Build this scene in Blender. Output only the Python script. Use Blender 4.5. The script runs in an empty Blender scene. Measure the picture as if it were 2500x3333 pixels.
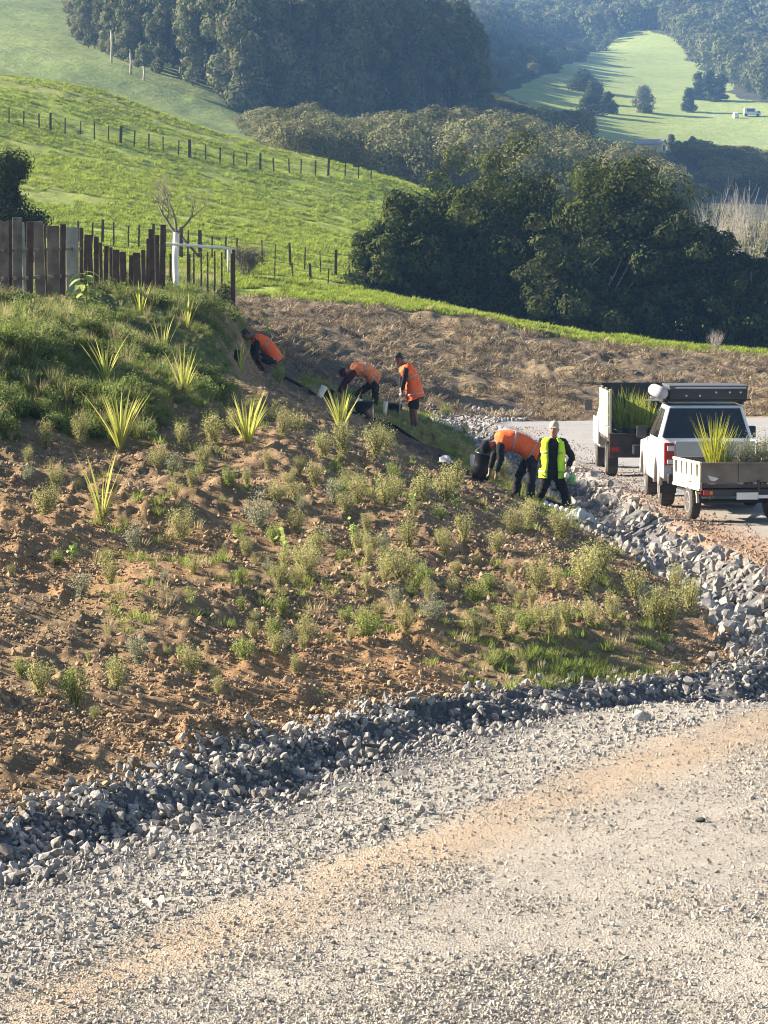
import bpy, bmesh, math, random
import numpy as np
from mathutils import Vector, Matrix, Euler

random.seed(11)
rng = np.random.default_rng(11)
R = math.radians
scene = bpy.context.scene

# ------------------------------------------------------------------ camera, sky, sun, exposure
FOC, HOR, CAMZ = 11100.0, 900.0, 4.2          # focal length in photo pixels, eye level row, eye height in metres
PITCH = math.atan((1666.5 - HOR) / FOC)
cam_d = bpy.data.cameras.new('camera')
cam = bpy.data.objects.new('camera', cam_d)
scene.collection.objects.link(cam)
cam.location = (0, 0, CAMZ)
cam.rotation_euler = (math.pi / 2 - PITCH, 0, 0)
cam_d.sensor_fit = 'VERTICAL'
cam_d.sensor_height = 36.0
cam_d.lens = 36.0 * FOC / 3333.0
cam_d.clip_start = 0.5
cam_d.clip_end = 6000
scene.camera = cam

SUN_EL, SUN_AZ = R(25.5), math.atan2(-0.95, 0.27)     # azimuth from +Y towards +X; the sun stands back left
world = bpy.data.worlds.new('World')
scene.world = world
world.use_nodes = True
wn = world.node_tree
wn.nodes.clear()
w_out = wn.nodes.new('ShaderNodeOutputWorld')
w_bg = wn.nodes.new('ShaderNodeBackground')
w_sky = wn.nodes.new('ShaderNodeTexSky')
w_sky.sky_type = 'NISHITA'
w_sky.sun_disc = False
w_sky.sun_elevation = SUN_EL
w_sky.sun_rotation = SUN_AZ % (2 * math.pi)
w_bg.inputs['Strength'].default_value = 0.05
wn.links.new(w_sky.outputs[0], w_bg.inputs['Color'])
wn.links.new(w_bg.outputs[0], w_out.inputs['Surface'])

sun_d = bpy.data.lights.new('sun', 'SUN')
sun_d.energy = 5.0
sun_d.angle = R(0.55)
sun_d.color = (1.0, 0.87, 0.70)
sun = bpy.data.objects.new('sun', sun_d)
scene.collection.objects.link(sun)
_to = Vector((math.sin(SUN_AZ) * math.cos(SUN_EL), math.cos(SUN_AZ) * math.cos(SUN_EL), math.sin(SUN_EL)))
sun.rotation_euler = (-_to).to_track_quat('-Z', 'Y').to_euler()
sun.location = (-60, 60, 60)

vs = scene.view_settings
vs.view_transform = 'Standard'
vs.look = 'None'
vs.gamma = 1.0
vs.use_curve_mapping = False
vs.exposure = 1.95
HAZE_DENSITY = 0.00021
HAZE_COLOR = (0.26, 0.52, 1.0)
scene.cycles.filter_width = 1.1
scene.cycles.max_bounces = 5
scene.cycles.diffuse_bounces = 2
scene.cycles.glossy_bounces = 2
scene.cycles.transmission_bounces = 3
scene.cycles.volume_bounces = 0
scene.cycles.transparent_max_bounces = 6

# ------------------------------------------------------------------ helpers
COL = scene.collection

def tag(o, label=None, cat=None, group=None, kind=None):
    if label: o['label'] = label
    if cat: o['category'] = cat
    if group: o['group'] = group
    if kind: o['kind'] = kind
    return o

def link(o, parent=None):
    COL.objects.link(o)
    if parent is not None: o.parent = parent
    return o

def empty(name, loc, rz=0.0, label=None, cat=None, group=None):
    o = bpy.data.objects.new(name, None)
    o.empty_display_size = 0.2
    o.location = loc
    o.rotation_euler = (0, 0, rz)
    link(o)
    return tag(o, label, cat, group)

def copy_tree(o, parent=None):
    c = o.copy()
    link(c)
    if parent is not None:
        c.parent = parent
    for ch in list(o.children):
        copy_tree(ch, c)
    return c

def np_mesh(name, V, F, smooth=False):
    """V (n,3) array, F (m,k) array of one polygon size, or a list of lists."""
    me = bpy.data.meshes.new(name)
    V = np.asarray(V, dtype=np.float32)
    if isinstance(F, np.ndarray):
        m, k = F.shape
        me.vertices.add(len(V)); me.vertices.foreach_set('co', V.ravel())
        me.loops.add(m * k); me.loops.foreach_set('vertex_index', F.astype(np.int32).ravel())
        me.polygons.add(m)
        me.polygons.foreach_set('loop_start', np.arange(0, m * k, k, dtype=np.int32))
        me.polygons.foreach_set('loop_total', np.full(m, k, dtype=np.int32))
        me.update(calc_edges=True)
    else:
        me.from_pydata([tuple(map(float, v)) for v in V], [], F)
    if smooth:
        me.polygons.foreach_set('use_smooth', np.ones(len(me.polygons), dtype=bool))
    me.validate()
    return me

class MB:
    """collects shapes into one mesh"""
    def __init__(s): s.V = []; s.F = []
    def add(s, V, F):
        b = len(s.V)
        s.V.extend([tuple(v) for v in V]); s.F.extend([[b + i for i in f] for f in F])
    def box(s, c, size, rot=None, taper=1.0):
        hx, hy, hz = size[0] / 2, size[1] / 2, size[2] / 2
        P = []
        for z, t in ((-hz, 1), (hz, taper)):
            for x, y in ((-hx, -hy), (hx, -hy), (hx, hy), (-hx, hy)):
                v = Vector((x * t, y * t, z))
                if rot is not None: v = rot @ v
                P.append((v.x + c[0], v.y + c[1], v.z + c[2]))
        s.add(P, [[3, 2, 1, 0], [4, 5, 6, 7], [0, 1, 5, 4], [1, 2, 6, 5], [2, 3, 7, 6], [3, 0, 4, 7]])
    def tube(s, pts, rad, n=6, cap=True):
        pts = [Vector(p) for p in pts]
        if not isinstance(rad, (list, tuple)): rad = [rad] * len(pts)
        V, F = [], []
        u = None
        for i, p in enumerate(pts):
            t = (pts[min(i + 1, len(pts) - 1)] - pts[max(i - 1, 0)])
            t = t.normalized() if t.length > 1e-9 else Vector((0, 0, 1))
            if u is None:
                u = t.orthogonal().normalized()
            else:
                u = (u - t * u.dot(t))
                u = u.normalized() if u.length > 1e-6 else t.orthogonal().normalized()
            w = t.cross(u)
            for k in range(n):
                a = 2 * math.pi * k / n
                V.append(p + (u * math.cos(a) + w * math.sin(a)) * rad[i])
        m = len(pts)
        for i in range(m - 1):
            for k in range(n):
                F.append([i * n + k, i * n + (k + 1) % n, (i + 1) * n + (k + 1) % n, (i + 1) * n + k])
        if cap:
            F.append(list(range(n))[::-1]); F.append([(m - 1) * n + k for k in range(n)])
        s.add(V, F)
    def loft(s, rings, n=16, cap=True, arc=None):
        """rings: (centre, u, v, ru, rv)"""
        V, F = [], []
        a0, a1 = arc if arc else (0, 2 * math.pi)
        cnt = n if not arc else n + 1
        for c, u, v, ru, rv in rings:
            c = Vector(c)
            for k in range(cnt):
                a = a0 + (a1 - a0) * k / n
                V.append(c + u * (ru * math.cos(a)) + v * (rv * math.sin(a)))
        m = len(rings)
        for i in range(m - 1):
            for k in range(n):
                k2 = (k + 1) % cnt if not arc else k + 1
                F.append([i * cnt + k, i * cnt + k2, (i + 1) * cnt + k2, (i + 1) * cnt + k])
        if cap and not arc:
            F.append(list(range(cnt))[::-1]); F.append([(m - 1) * cnt + k for k in range(cnt)])
        s.add(V, F)
    def ball(s, c, r, n=10, m=7, up=None):
        c = Vector(c); rx, ry, rz = (r, r, r) if not isinstance(r, (tuple, list)) else r
        q = Matrix.Identity(3) if up is None else Vector(up).to_track_quat('Z', 'Y').to_matrix()
        V = [c + q @ Vector((0, 0, -rz))]
        for j in range(1, m):
            b = -math.pi / 2 + math.pi * j / m
            for k in range(n):
                a = 2 * math.pi * k / n
                V.append(c + q @ Vector((rx * math.cos(b) * math.cos(a), ry * math.cos(b) * math.sin(a), rz * math.sin(b))))
        V.append(c + q @ Vector((0, 0, rz)))
        F = []
        for k in range(n): F.append([0, 1 + (k + 1) % n, 1 + k])
        for j in range(m - 2):
            for k in range(n):
                F.append([1 + j * n + k, 1 + j * n + (k + 1) % n, 1 + (j + 1) * n + (k + 1) % n, 1 + (j + 1) * n + k])
        l = len(V) - 1
        for k in range(n): F.append([1 + (m - 2) * n + k, 1 + (m - 2) * n + (k + 1) % n, l])
        s.add(V, F)
    def cyl(s, c, axis, r, h, n=20, r2=None):
        c = Vector(c); ax = Vector(axis).normalized()
        s.tube([c - ax * h / 2, c + ax * h / 2], [r, r if r2 is None else r2], n)
    def prism(s, prof, x0, x1):
        """profile in (y,z) extruded along x"""
        n = len(prof)
        V = [(x0, y, z) for y, z in prof] + [(x1, y, z) for y, z in prof]
        F = [list(range(n))[::-1], list(range(n, 2 * n))] + [[i, (i + 1) % n, n + (i + 1) % n, n + i] for i in range(n)]
        s.add(V, F)
    def mesh(s, name, smooth=False):
        return np_mesh(name, np.array(s.V), s.F, smooth)
    def obj(s, name, mat, parent=None, smooth=False, bevel=0.0, loc=None):
        me = s.mesh(name, smooth)
        bm = bmesh.new(); bm.from_mesh(me); bmesh.ops.recalc_face_normals(bm, faces=bm.faces); bm.to_mesh(me); bm.free()
        me.materials.append(mat)
        o = bpy.data.objects.new(name, me)
        if loc is not None: o.location = loc
        link(o, parent)
        if bevel:
            b = o.modifiers.new('bevel', 'BEVEL'); b.width = bevel; b.segments = 2; b.limit_method = 'ANGLE'; b.angle_limit = R(35)
        return o

def mobj(name, me, mat=None, parent=None, loc=None, rot=None, scale=None):
    if mat is not None and not me.materials: me.materials.append(mat)
    o = bpy.data.objects.new(name, me)
    if loc is not None: o.location = loc
    if rot is not None: o.rotation_euler = rot
    if scale is not None: o.scale = scale
    return link(o, parent)

# ------------------------------------------------------------------ noise
def _hash(ix, iy, seed):
    n = (ix.astype(np.int64) * 374761393 + iy.astype(np.int64) * 668265263 + seed * 1442695041) & 0x7fffffff
    n = ((n ^ (n >> 13)) * 1274126177) & 0x7fffffff
    return ((n ^ (n >> 16)) & 0xffff) / 65535.0

def vnoise(x, y, seed=0):
    x = np.asarray(x, float); y = np.asarray(y, float)
    ix = np.floor(x); iy = np.floor(y); fx = x - ix; fy = y - iy
    fx = fx * fx * fx * (fx * (fx * 6 - 15) + 10); fy = fy * fy * fy * (fy * (fy * 6 - 15) + 10)
    ix = ix.astype(np.int64); iy = iy.astype(np.int64)
    a = _hash(ix, iy, seed); b = _hash(ix + 1, iy, seed); c = _hash(ix, iy + 1, seed); d = _hash(ix + 1, iy + 1, seed)
    return (a * (1 - fx) + b * fx) * (1 - fy) + (c * (1 - fx) + d * fx) * fy

def fbm(x, y, oct=4, seed=0, gain=0.5):
    v = 0; a = 1; t = 0
    for i in range(oct):
        v = v + a * vnoise(x * 2 ** i + 17.3 * i, y * 2 ** i - 9.1 * i, seed + i); t += a; a *= gain
    return v / t

def sstep(a, b, x):
    t = np.clip((x - a) / (b - a), 0, 1); return t * t * (3 - 2 * t)

def smin(a, b, k):
    h = np.clip(.5 + .5 * (b - a) / k, 0, 1); return b * (1 - h) + a * h - k * h * (1 - h)

# ------------------------------------------------------------------ camera rays used to lay the ground out as surveyed
_c, _s = math.cos(PITCH), math.sin(PITCH)
def ray(px, py):
    a = (1666.5 - py) / FOC
    y = _c + a * _s
    return (px - 1250.0) / FOC / y, (-_s + a * _c) / y          # x and z gained per metre of depth
def at(px, py, d):
    a, b = ray(px, py); return Vector((a * d, d, CAMZ + b * d))
def pixel(x, y, z):
    dz = z - CAMZ
    f = y * _c - dz * _s; u = y * _s + dz * _c
    return 1250 + FOC * x / f, 1666.5 - FOC * u / f

class Survey:
    """thin plate surface through surveyed points"""
    def __init__(s, pts, smooth=0.0):
        P = np.array([tuple(p) for p in pts], float)
        s.sc = 1.0 / max(np.ptp(P[:, 0]), np.ptp(P[:, 1])); s.o = P[:, :2].mean(0)
        X = (P[:, :2] - s.o) * s.sc; n = len(X)
        r = np.linalg.norm(X[:, None] - X[None], axis=2)
        K = np.where(r > 0, r * r * np.log(np.maximum(r, 1e-12)), 0) + np.eye(n) * smooth
        A = np.zeros((n + 3, n + 3)); A[:n, :n] = K; A[:n, n] = 1; A[:n, n + 1:] = X; A[n, :n] = 1; A[n + 1:, :n] = X.T
        s.w = np.linalg.solve(A, np.concatenate([P[:, 2], np.zeros(3)])); s.X = X
    def __call__(s, x, y):
        x = np.asarray(x, float); y = np.asarray(y, float); shp = np.broadcast(x, y).shape
        Q = np.stack([np.broadcast_to(x, shp).ravel(), np.broadcast_to(y, shp).ravel()], 1)
        Q = (Q - s.o) * s.sc; out = np.empty(len(Q))
        for i in range(0, len(Q), 40000):
            q = Q[i:i + 40000]; r2 = ((q[:, None] - s.X[None]) ** 2).sum(2)
            k = np.where(r2 > 0, .5 * r2 * np.log(np.maximum(r2, 1e-20)), 0)
            out[i:i + 40000] = k @ s.w[:-3] + s.w[-3] + q @ s.w[-2:]
        return out.reshape(shp)

def hit(h, px, py, d0=14, d1=2600):
    a, b = ray(px, py)
    d = d0 * (d1 / d0) ** np.linspace(0, 1, 5000)
    g = h(a * d, d) - (CAMZ + b * d)
    i = int(np.argmax(g > 0)) if (g > 0).any() else len(d) - 1
    dd = np.linspace(d[max(i - 1, 0)], d[i], 40)
    g = h(a * dd, dd) - (CAMZ + b * dd)
    j = int(np.argmax(g > 0)) if (g > 0).any() else 39
    return Vector((a * dd[j], dd[j], float(h(a * dd[j], dd[j]))))

# ------------------------------------------------------------------ materials
def new_mat(name):
    m = bpy.data.materials.new(name); m.use_nodes = True
    nt = m.node_tree; nt.nodes.clear()
    out = nt.nodes.new('ShaderNodeOutputMaterial')
    return m, nt, out
def N(nt, t, **kw):
    n = nt.nodes.new(t)
    for k, v in kw.items():
        if k in n.inputs: n.inputs[k].default_value = v
        else: setattr(n, k, v)
    return n
def rgb(c): return (c[0], c[1], c[2], 1.0)
def mix(nt, fac, a, b):
    n = nt.nodes.new('ShaderNodeMix'); n.data_type = 'RGBA'
    for s, v in ((0, fac), (6, a), (7, b)):
        if hasattr(v, 'is_linked') or hasattr(v, 'node'): nt.links.new(v, n.inputs[s])
        else: n.inputs[s].default_value = rgb(v) if s else v
    return n.outputs[2]
def noise_fac(nt, scale, detail=4, lo=.35, hi=.65, vec=None, rough=.6):
    n = N(nt, 'ShaderNodeTexNoise', Scale=scale, Detail=detail, Roughness=rough)
    if vec is not None: nt.links.new(vec, n.inputs['Vector'])
    r = N(nt, 'ShaderNodeMapRange'); r.inputs[1].default_value = lo; r.inputs[2].default_value = hi
    nt.links.new(n.outputs[0], r.inputs[0])
    return r.outputs[0]
def attr(nt, name):
    n = N(nt, 'ShaderNodeAttribute'); n.attribute_name = name; return n.outputs['Fac']
def bump(nt, height, strength, dist, bsdf):
    b = N(nt, 'ShaderNodeBump', Strength=strength, Distance=dist); nt.links.new(height, b.inputs['Height']); nt.links.new(b.outputs[0], bsdf.inputs['Normal'])

def plain(name, c, rough=.6, c2=None, scale=8, metal=0.0, bumpy=0.0, spec=.5, random_tone=0.0, coat=0.0, dirt=None):
    """a surface with two mottled tones and fine relief"""
    m, nt, out = new_mat(name)
    b = N(nt, 'ShaderNodeBsdfPrincipled', Roughness=rough, Metallic=metal)
    b.inputs['Specular IOR Level'].default_value = spec
    if coat: b.inputs['Coat Weight'].default_value = coat; b.inputs['Coat Roughness'].default_value = .08
    tc = N(nt, 'ShaderNodeTexCoord').outputs['Object']
    c2 = c2 or tuple(x * .72 for x in c)
    col = mix(nt, noise_fac(nt, scale, 5, vec=tc), c, c2)
    if random_tone:
        oi = N(nt, 'ShaderNodeObjectInfo'); h = N(nt, 'ShaderNodeHueSaturation')
        mr = N(nt, 'ShaderNodeMapRange'); mr.inputs[3].default_value = 1 - random_tone; mr.inputs[4].default_value = 1 + random_tone
        nt.links.new(oi.outputs['Random'], mr.inputs[0]); nt.links.new(mr.outputs[0], h.inputs['Value']); nt.links.new(col, h.inputs['Color'])
        col = h.outputs[0]
    if dirt:                                                        # road dust caked on the lower panels
        sx = N(nt, 'ShaderNodeSeparateXYZ'); nt.links.new(tc, sx.inputs[0]); mr = N(nt, 'ShaderNodeMapRange'); mr.inputs[1].default_value = 1.0; mr.inputs[2].default_value = .45
        nt.links.new(sx.outputs[2], mr.inputs[0]); mm = N(nt, 'ShaderNodeMath', operation='MULTIPLY'); nt.links.new(mr.outputs[0], mm.inputs[0]); nt.links.new(noise_fac(nt, 4, 6, .2, .75, vec=tc), mm.inputs[1])
        col = mix(nt, mm.outputs[0], col, dirt)
    nt.links.new(col, b.inputs['Base Color'])
    if bumpy:
        bump(nt, noise_fac(nt, scale * 4, 4, 0, 1, vec=tc), bumpy, .02, b)
    nt.links.new(b.outputs[0], out.inputs[0])
    return m

def leaf_mat(name, c1, c2, c3=None, trans=.35, tone=.25, scale=1.5):
    """leaves: diffuse with some light coming through; tones vary over the plant and from plant to plant"""
    m, nt, out = new_mat(name)
    tc = N(nt, 'ShaderNodeTexCoord').outputs['Object']
    col = mix(nt, noise_fac(nt, scale, 3, vec=tc), c1, c2)
    if c3: col = mix(nt, noise_fac(nt, scale * 5, 2, .55, .7, vec=tc), col, c3)
    oi = N(nt, 'ShaderNodeObjectInfo'); h = N(nt, 'ShaderNodeHueSaturation')
    mr = N(nt, 'ShaderNodeMapRange'); mr.inputs[3].default_value = 1 - tone; mr.inputs[4].default_value = 1 + tone
    nt.links.new(oi.outputs['Random'], mr.inputs[0]); nt.links.new(mr.outputs[0], h.inputs['Value']); nt.links.new(col, h.inputs['Color'])
    d = N(nt, 'ShaderNodeBsdfDiffuse'); t = N(nt, 'ShaderNodeBsdfTranslucent'); ms = N(nt, 'ShaderNodeMixShader'); ms.inputs[0].default_value = trans
    nt.links.new(h.outputs[0], d.inputs[0]); nt.links.new(h.outputs[0], t.inputs[0])
    nt.links.new(d.outputs[0], ms.inputs[1]); nt.links.new(t.outputs[0], ms.inputs[2]); nt.links.new(ms.outputs[0], out.inputs[0])
    return m

def ground_mat(name, base, dark, pale, scales=(1.2, 9), masks=(), bump_s=.6, bump_d=.05, bump_scale=12, vor=None):
    """earth or grass: three tones at two scales, masks (attribute, colour a, colour b, noise scale) laid on top"""
    m, nt, out = new_mat(name)
    b = N(nt, 'ShaderNodeBsdfPrincipled', Roughness=.95); b.inputs['Specular IOR Level'].default_value = .15
    tc = N(nt, 'ShaderNodeTexCoord').outputs['Object']
    col = mix(nt, noise_fac(nt, scales[0], 5, vec=tc), base, dark)
    col = mix(nt, noise_fac(nt, scales[1], 5, .5, .72, vec=tc), col, pale)
    for a, ca, cb, sc in masks:
        c = mix(nt, noise_fac(nt, sc, 5, vec=tc), ca, cb)
        col = mix(nt, attr(nt, a), col, c)
    hgt = noise_fac(nt, bump_scale, 6, 0, 1, vec=tc, rough=.7)
    if vor:
        v = N(nt, 'ShaderNodeTexVoronoi', Scale=vor[0]); nt.links.new(tc, v.inputs['Vector'])
        sep = N(nt, 'ShaderNodeSeparateColor'); nt.links.new(v.outputs['Color'], sep.inputs[0])
        mr = N(nt, 'ShaderNodeMapRange'); mr.inputs[3].default_value = vor[1]; mr.inputs[4].default_value = vor[2]
        nt.links.new(sep.outputs[0], mr.inputs[0])
        h = N(nt, 'ShaderNodeHueSaturation'); nt.links.new(mr.outputs[0], h.inputs['Value']); nt.links.new(col, h.inputs['Color']); col = h.outputs[0]
        iv = N(nt, 'ShaderNodeMath', operation='MULTIPLY_ADD'); iv.inputs[1].default_value = -1.2
        nt.links.new(v.outputs['Distance'], iv.inputs[0]); nt.links.new(hgt, iv.inputs[2]); hgt = iv.outputs[0]
    nt.links.new(col, b.inputs['Base Color'])
    bump(nt, hgt, bump_s, bump_d, b)
    nt.links.new(b.outputs[0], out.inputs[0])
    return m

# ------------------------------------------------------------------ scattering (only for stuff nobody could count)
def proto_collection(name, meshes):
    c = bpy.data.collections.new(name)
    for i, me in enumerate(meshes):
        o = bpy.data.objects.new('%s_%02d' % (name, i), me); c.objects.link(o)
    return c

def scatter(name, P, scl, rot, coll, nproto, label, cat, parent=None):
    P = np.asarray(P, np.float32); n = len(P)
    me = bpy.data.meshes.new(name)
    me.vertices.add(n); me.vertices.foreach_set('co', P.ravel())
    scl = np.asarray(scl, np.float32)
    if scl.ndim == 1: scl = np.repeat(scl[:, None], 3, 1)
    for an, ty, key, dat in (('scl', 'FLOAT_VECTOR', 'vector', scl), ('rot', 'FLOAT_VECTOR', 'vector', np.asarray(rot, np.float32)),
                             ('pick', 'INT', 'value', rng.integers(0, nproto, n).astype(np.int32))):
        a = me.attributes.new(an, ty, 'POINT'); a.data.foreach_set(key, dat.ravel())
    o = bpy.data.objects.new(name, me); link(o, parent)
    g = bpy.data.node_groups.new('scatter_' + name, 'GeometryNodeTree')
    g.interface.new_socket('Geometry', in_out='INPUT', socket_type='NodeSocketGeometry')
    g.interface.new_socket('Geometry', in_out='OUTPUT', socket_type='NodeSocketGeometry')
    gi = g.nodes.new('NodeGroupInput'); go = g.nodes.new('NodeGroupOutput')
    iop = g.nodes.new('GeometryNodeInstanceOnPoints'); ci = g.nodes.new('GeometryNodeCollectionInfo')
    ci.inputs['Collection'].default_value = coll; ci.inputs['Separate Children'].default_value = True; ci.inputs['Reset Children'].default_value = True
    def na(an, ty):
        q = g.nodes.new('GeometryNodeInputNamedAttribute'); q.data_type = ty; q.inputs[0].default_value = an
        return [s for s in q.outputs if s.enabled and s.name == 'Attribute'][0]
    L = g.links.new
    L(gi.outputs[0], iop.inputs['Points']); L(ci.outputs[0], iop.inputs['Instance'])
    iop.inputs['Pick Instance'].default_value = True
    L(na('pick', 'INT'), iop.inputs['Instance Index'])
    e2r = g.nodes.new('FunctionNodeEulerToRotation'); L(na('rot', 'FLOAT_VECTOR'), e2r.inputs[0]); L(e2r.outputs[0], iop.inputs['Rotation'])
    L(na('scl', 'FLOAT_VECTOR'), iop.inputs['Scale'])
    L(iop.outputs[0], go.inputs[0])
    md = o.modifiers.new('scatter', 'NODES'); md.node_group = g
    return tag(o, label, cat, None, 'stuff')

def rot_z(n, tilt=0.0):
    r = np.zeros((n, 3)); r[:, 2] = rng.uniform(0, 6.283, n)
    if tilt: r[:, :2] = rng.normal(0, tilt, (n, 2))
    return r
def rot_any(n): return rng.uniform(0, 6.283, (n, 3))

# ------------------------------------------------------------------ plants
def blades(n, h, width, spread, curl, segs=3, hvar=.3, base=.03, seed=0, fold=0.0):
    """a tuft of strap leaves"""
    r = np.random.default_rng(seed); V = []; F = []
    for i in range(n):
        az = r.uniform(0, 6.283); ln = h * (1 - hvar * r.random()); lean = spread * r.random() ** .7; w = width * r.uniform(.7, 1.2)
        p = np.array([math.cos(az) * base * r.random(), math.sin(az) * base * r.random(), 0.0]); d = np.array([math.cos(az), math.sin(az)])
        tw = r.uniform(-.8, .8); sd = np.array([-math.sin(az + tw), math.cos(az + tw), 0.0])
        ang = lean * .6; b = len(V); c = curl * r.uniform(.2, 1.2)
        for k in range(segs + 1):
            t = k / segs; ww = w * (1 - t ** 2.2) * (.65 + .7 * t if t < .5 else 1.0) + .0015
            V.append(p - sd * ww / 2); V.append(p + sd * ww / 2)
            st = ln / segs; p = p + np.array([d[0] * math.sin(ang) * st, d[1] * math.sin(ang) * st, math.cos(ang) * st]); ang += c / segs
        for k in range(segs): F.append([b + 2 * k, b + 2 * k + 1, b + 2 * k + 3, b + 2 * k + 2])
    return np.array(V), np.array(F)

def leaf_quads(C, size, r, up=.3, aspect=.55, out=None, mixo=.5):
    """small leaf faces at the points C, random in direction, leaning outwards"""
    n = len(C); d = r.normal(size=(n, 3)); d[:, 2] += up
    if out is not None: d = d * (1 - mixo) + out * mixo * 1.6
    d /= np.linalg.norm(d, axis=1)[:, None] + 1e-9
    e = r.normal(size=(n, 3)); e -= d * (e * d).sum(1)[:, None]; e /= np.linalg.norm(e, axis=1)[:, None] + 1e-9
    f = np.cross(d, e); s = (size * r.uniform(.55, 1.3, n))[:, None]
    V = np.stack([C - e * s * .5, C - f * s * .5 * aspect, C + e * s * .5 + d * s * .12, C + f * s * .5 * aspect], 1).reshape(-1, 3)
    return V, np.arange(4 * n).reshape(n, 4)

def crown_mesh(name, blobs, n, size, seed, up=.35, aspect=.6, core=.62, hollow=True):
    """crown of leaf clumps spread through blobs (x,y,z,rx,ry,rz)"""
    r = np.random.default_rng(seed); B = np.array(blobs, float)
    wgt = (B[:, 3] * B[:, 4] * B[:, 5]) ** (2 / 3); k = r.choice(len(B), n, p=wgt / wgt.sum())
    d = r.normal(size=(n, 3)); d /= np.linalg.norm(d, axis=1)[:, None]
    rad = core + (1.06 - core) * r.random(n) ** .6
    # sprays: bunch the leaves so that the edge is ragged
    bunch = vnoise(d[:, 0] * 3 + k * 7.7, d[:, 1] * 3 + d[:, 2] * 3.7, seed)
    rad = rad * (.80 + .42 * bunch)
    C = B[k, :3] + d * rad[:, None] * B[k, 3:6]
    V, F = leaf_quads(C, size, r, up, aspect, d, .72)
    return np_mesh(name, V, F)

def blob_crown(r, h0, h1, w, n, flat=.6, top=.5, dome=False):
    """lobes filling a crown between heights h0 and h1, half width w"""
    out = []
    for i in range(n):
        t = (i + r.random()) / n; z = h0 + (h1 - h0) * t
        ww = w * (math.sin(math.pi * min(1, .18 + .82 * t) ** top) ** .6) * .8
        if dome: ww = w * math.sqrt(max(.05, 1 - abs(2 * t - 1) ** 3.5)) * .85
        a = r.uniform(0, 6.283); q = ww * math.sqrt(r.random()) * .85; s = w * r.uniform(.28, .5)
        out.append((q * math.cos(a), q * math.sin(a), z - s * flat * .6, s * r.uniform(.9, 1.25), s * r.uniform(.9, 1.25), s * flat * r.uniform(.8, 1.2)))
    return out

def dome_blobs(r, h, w, n):
    out = [(0, 0, h - w * .95, w * .8, w * .8, w * .8), (0, 0, h * .4, w * .62, w * .62, h * .42)]
    for i in range(n):
        a = r.uniform(0, 6.283); b = math.asin(r.uniform(.05, 1)); q = w * .78
        out.append((q * math.cos(a) * math.cos(b), q * math.sin(a) * math.cos(b), h - w * .95 + q * math.sin(b), w * r.uniform(.26, .42), w * r.uniform(.26, .42), w * r.uniform(.2, .3)))
    return out

def branchy(mb, p, d, ln, rad, depth, r, split=3, spread=.6, n=5, up=.25):
    p = Vector(p); d = Vector(d).normalized(); pts = [p.copy()]; rr = [rad]
    for k in range(3):
        d = (d + Vector((r.normal() * .12, r.normal() * .12, r.normal() * .08 + up * .12))).normalized()
        p = p + d * ln / 3; pts.append(p.copy()); rr.append(rad * (1 - .16 * (k + 1)))
    mb.tube(pts, rr, n, cap=False)
    if depth > 0:
        for k in range(split):
            q = d + Vector((r.normal(), r.normal(), r.normal() * .5)) * spread
            q.z = max(q.z, -.05) + up
            s = pts[-1] if k < 2 else pts[2]
            branchy(mb, s, q, ln * r.uniform(.6, .85), rad * .52, depth - 1, r, split, spread, max(3, n - 1), up)
# ================================================================== THE GROUND
KA, KB, KC = 0.20, 0.20, 0.38
def side(x, y, p, n): return (x - p[0]) * n[0] + (y - p[1]) * n[1]
def faces3(x, y):
    """metres inside the toe of the bank along its near, nose and road faces"""
    return (side(x, y, (-2.93, 26.0), (-.915, .403)), side(x, y, (0.15, 33.0), (-.675, .738)), side(x, y, (4.0, 44.0), (-.999, -.045)))
def wobble(x, y): return (fbm(x * .9, y * .9, 2, 71) - .5) * .5
def inside(x, y):
    a, b, c = faces3(x, y); return smin(-smin(-a, -b, .5), c, .8) + wobble(x, y)
def outer(x, y):
    a, b, c = faces3(x, y); return smin(-smin(-a - 2.95, -b - 2.35, .5), c + 1.3, .9) + wobble(x + 30, y) * .8

S_PTS = [at(*p) for p in [
    (700, 1235, 104), (930, 1255, 104), (1200, 1292, 106), (1650, 1333, 107), (2500, 1335, 107), (3100, 1335, 107), (400, 880, 104), (0, 870, 104), (-600, 860, 104), (600, 965, 104), (760, 1090, 104),
    (770, 968, 128), (1150, 986, 128), (1500, 1030, 128), (1900, 1112, 128), (2500, 1162, 128), (3100, 1190, 128),
    (400, 845, 140), (770, 885, 142), (1150, 938, 145), (1900, 1108, 148), (2500, 1152, 150), (3100, 1180, 150),
    (0, 800, 150), (-600, 790, 150), (300, 805, 150), (850, 852, 160), (1200, 865, 170),
    (0, 560, 200), (-600, 520, 200), (600, 645, 205), (1100, 745, 210), (1700, 900, 205), (2500, 1020, 205), (3100, 1050, 205),
    (0, 398, 232), (-600, 300, 230), (500, 490, 236), (900, 562, 240), (1250, 596, 245), (1800, 800, 240), (2500, 930, 240),
    (-600, 190, 262), (0, 250, 262), (340, 303, 262), (700, 440, 262), (1000, 520, 262), (1340, 606, 262), (1700, 745, 262), (2500, 850, 262), (3100, 900, 262)]]
S_PTS += [(p.x * 1.15, 300.0, p.z - 5.0) for p in S_PTS[-9:]]
S_PTS += [(x_, y_, 0.0) for x_ in (3.5, 7.0, 11.0, 17.0) for y_ in (90.0, 99.0)]
slope_h = Survey(S_PTS, 1e-5)

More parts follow.
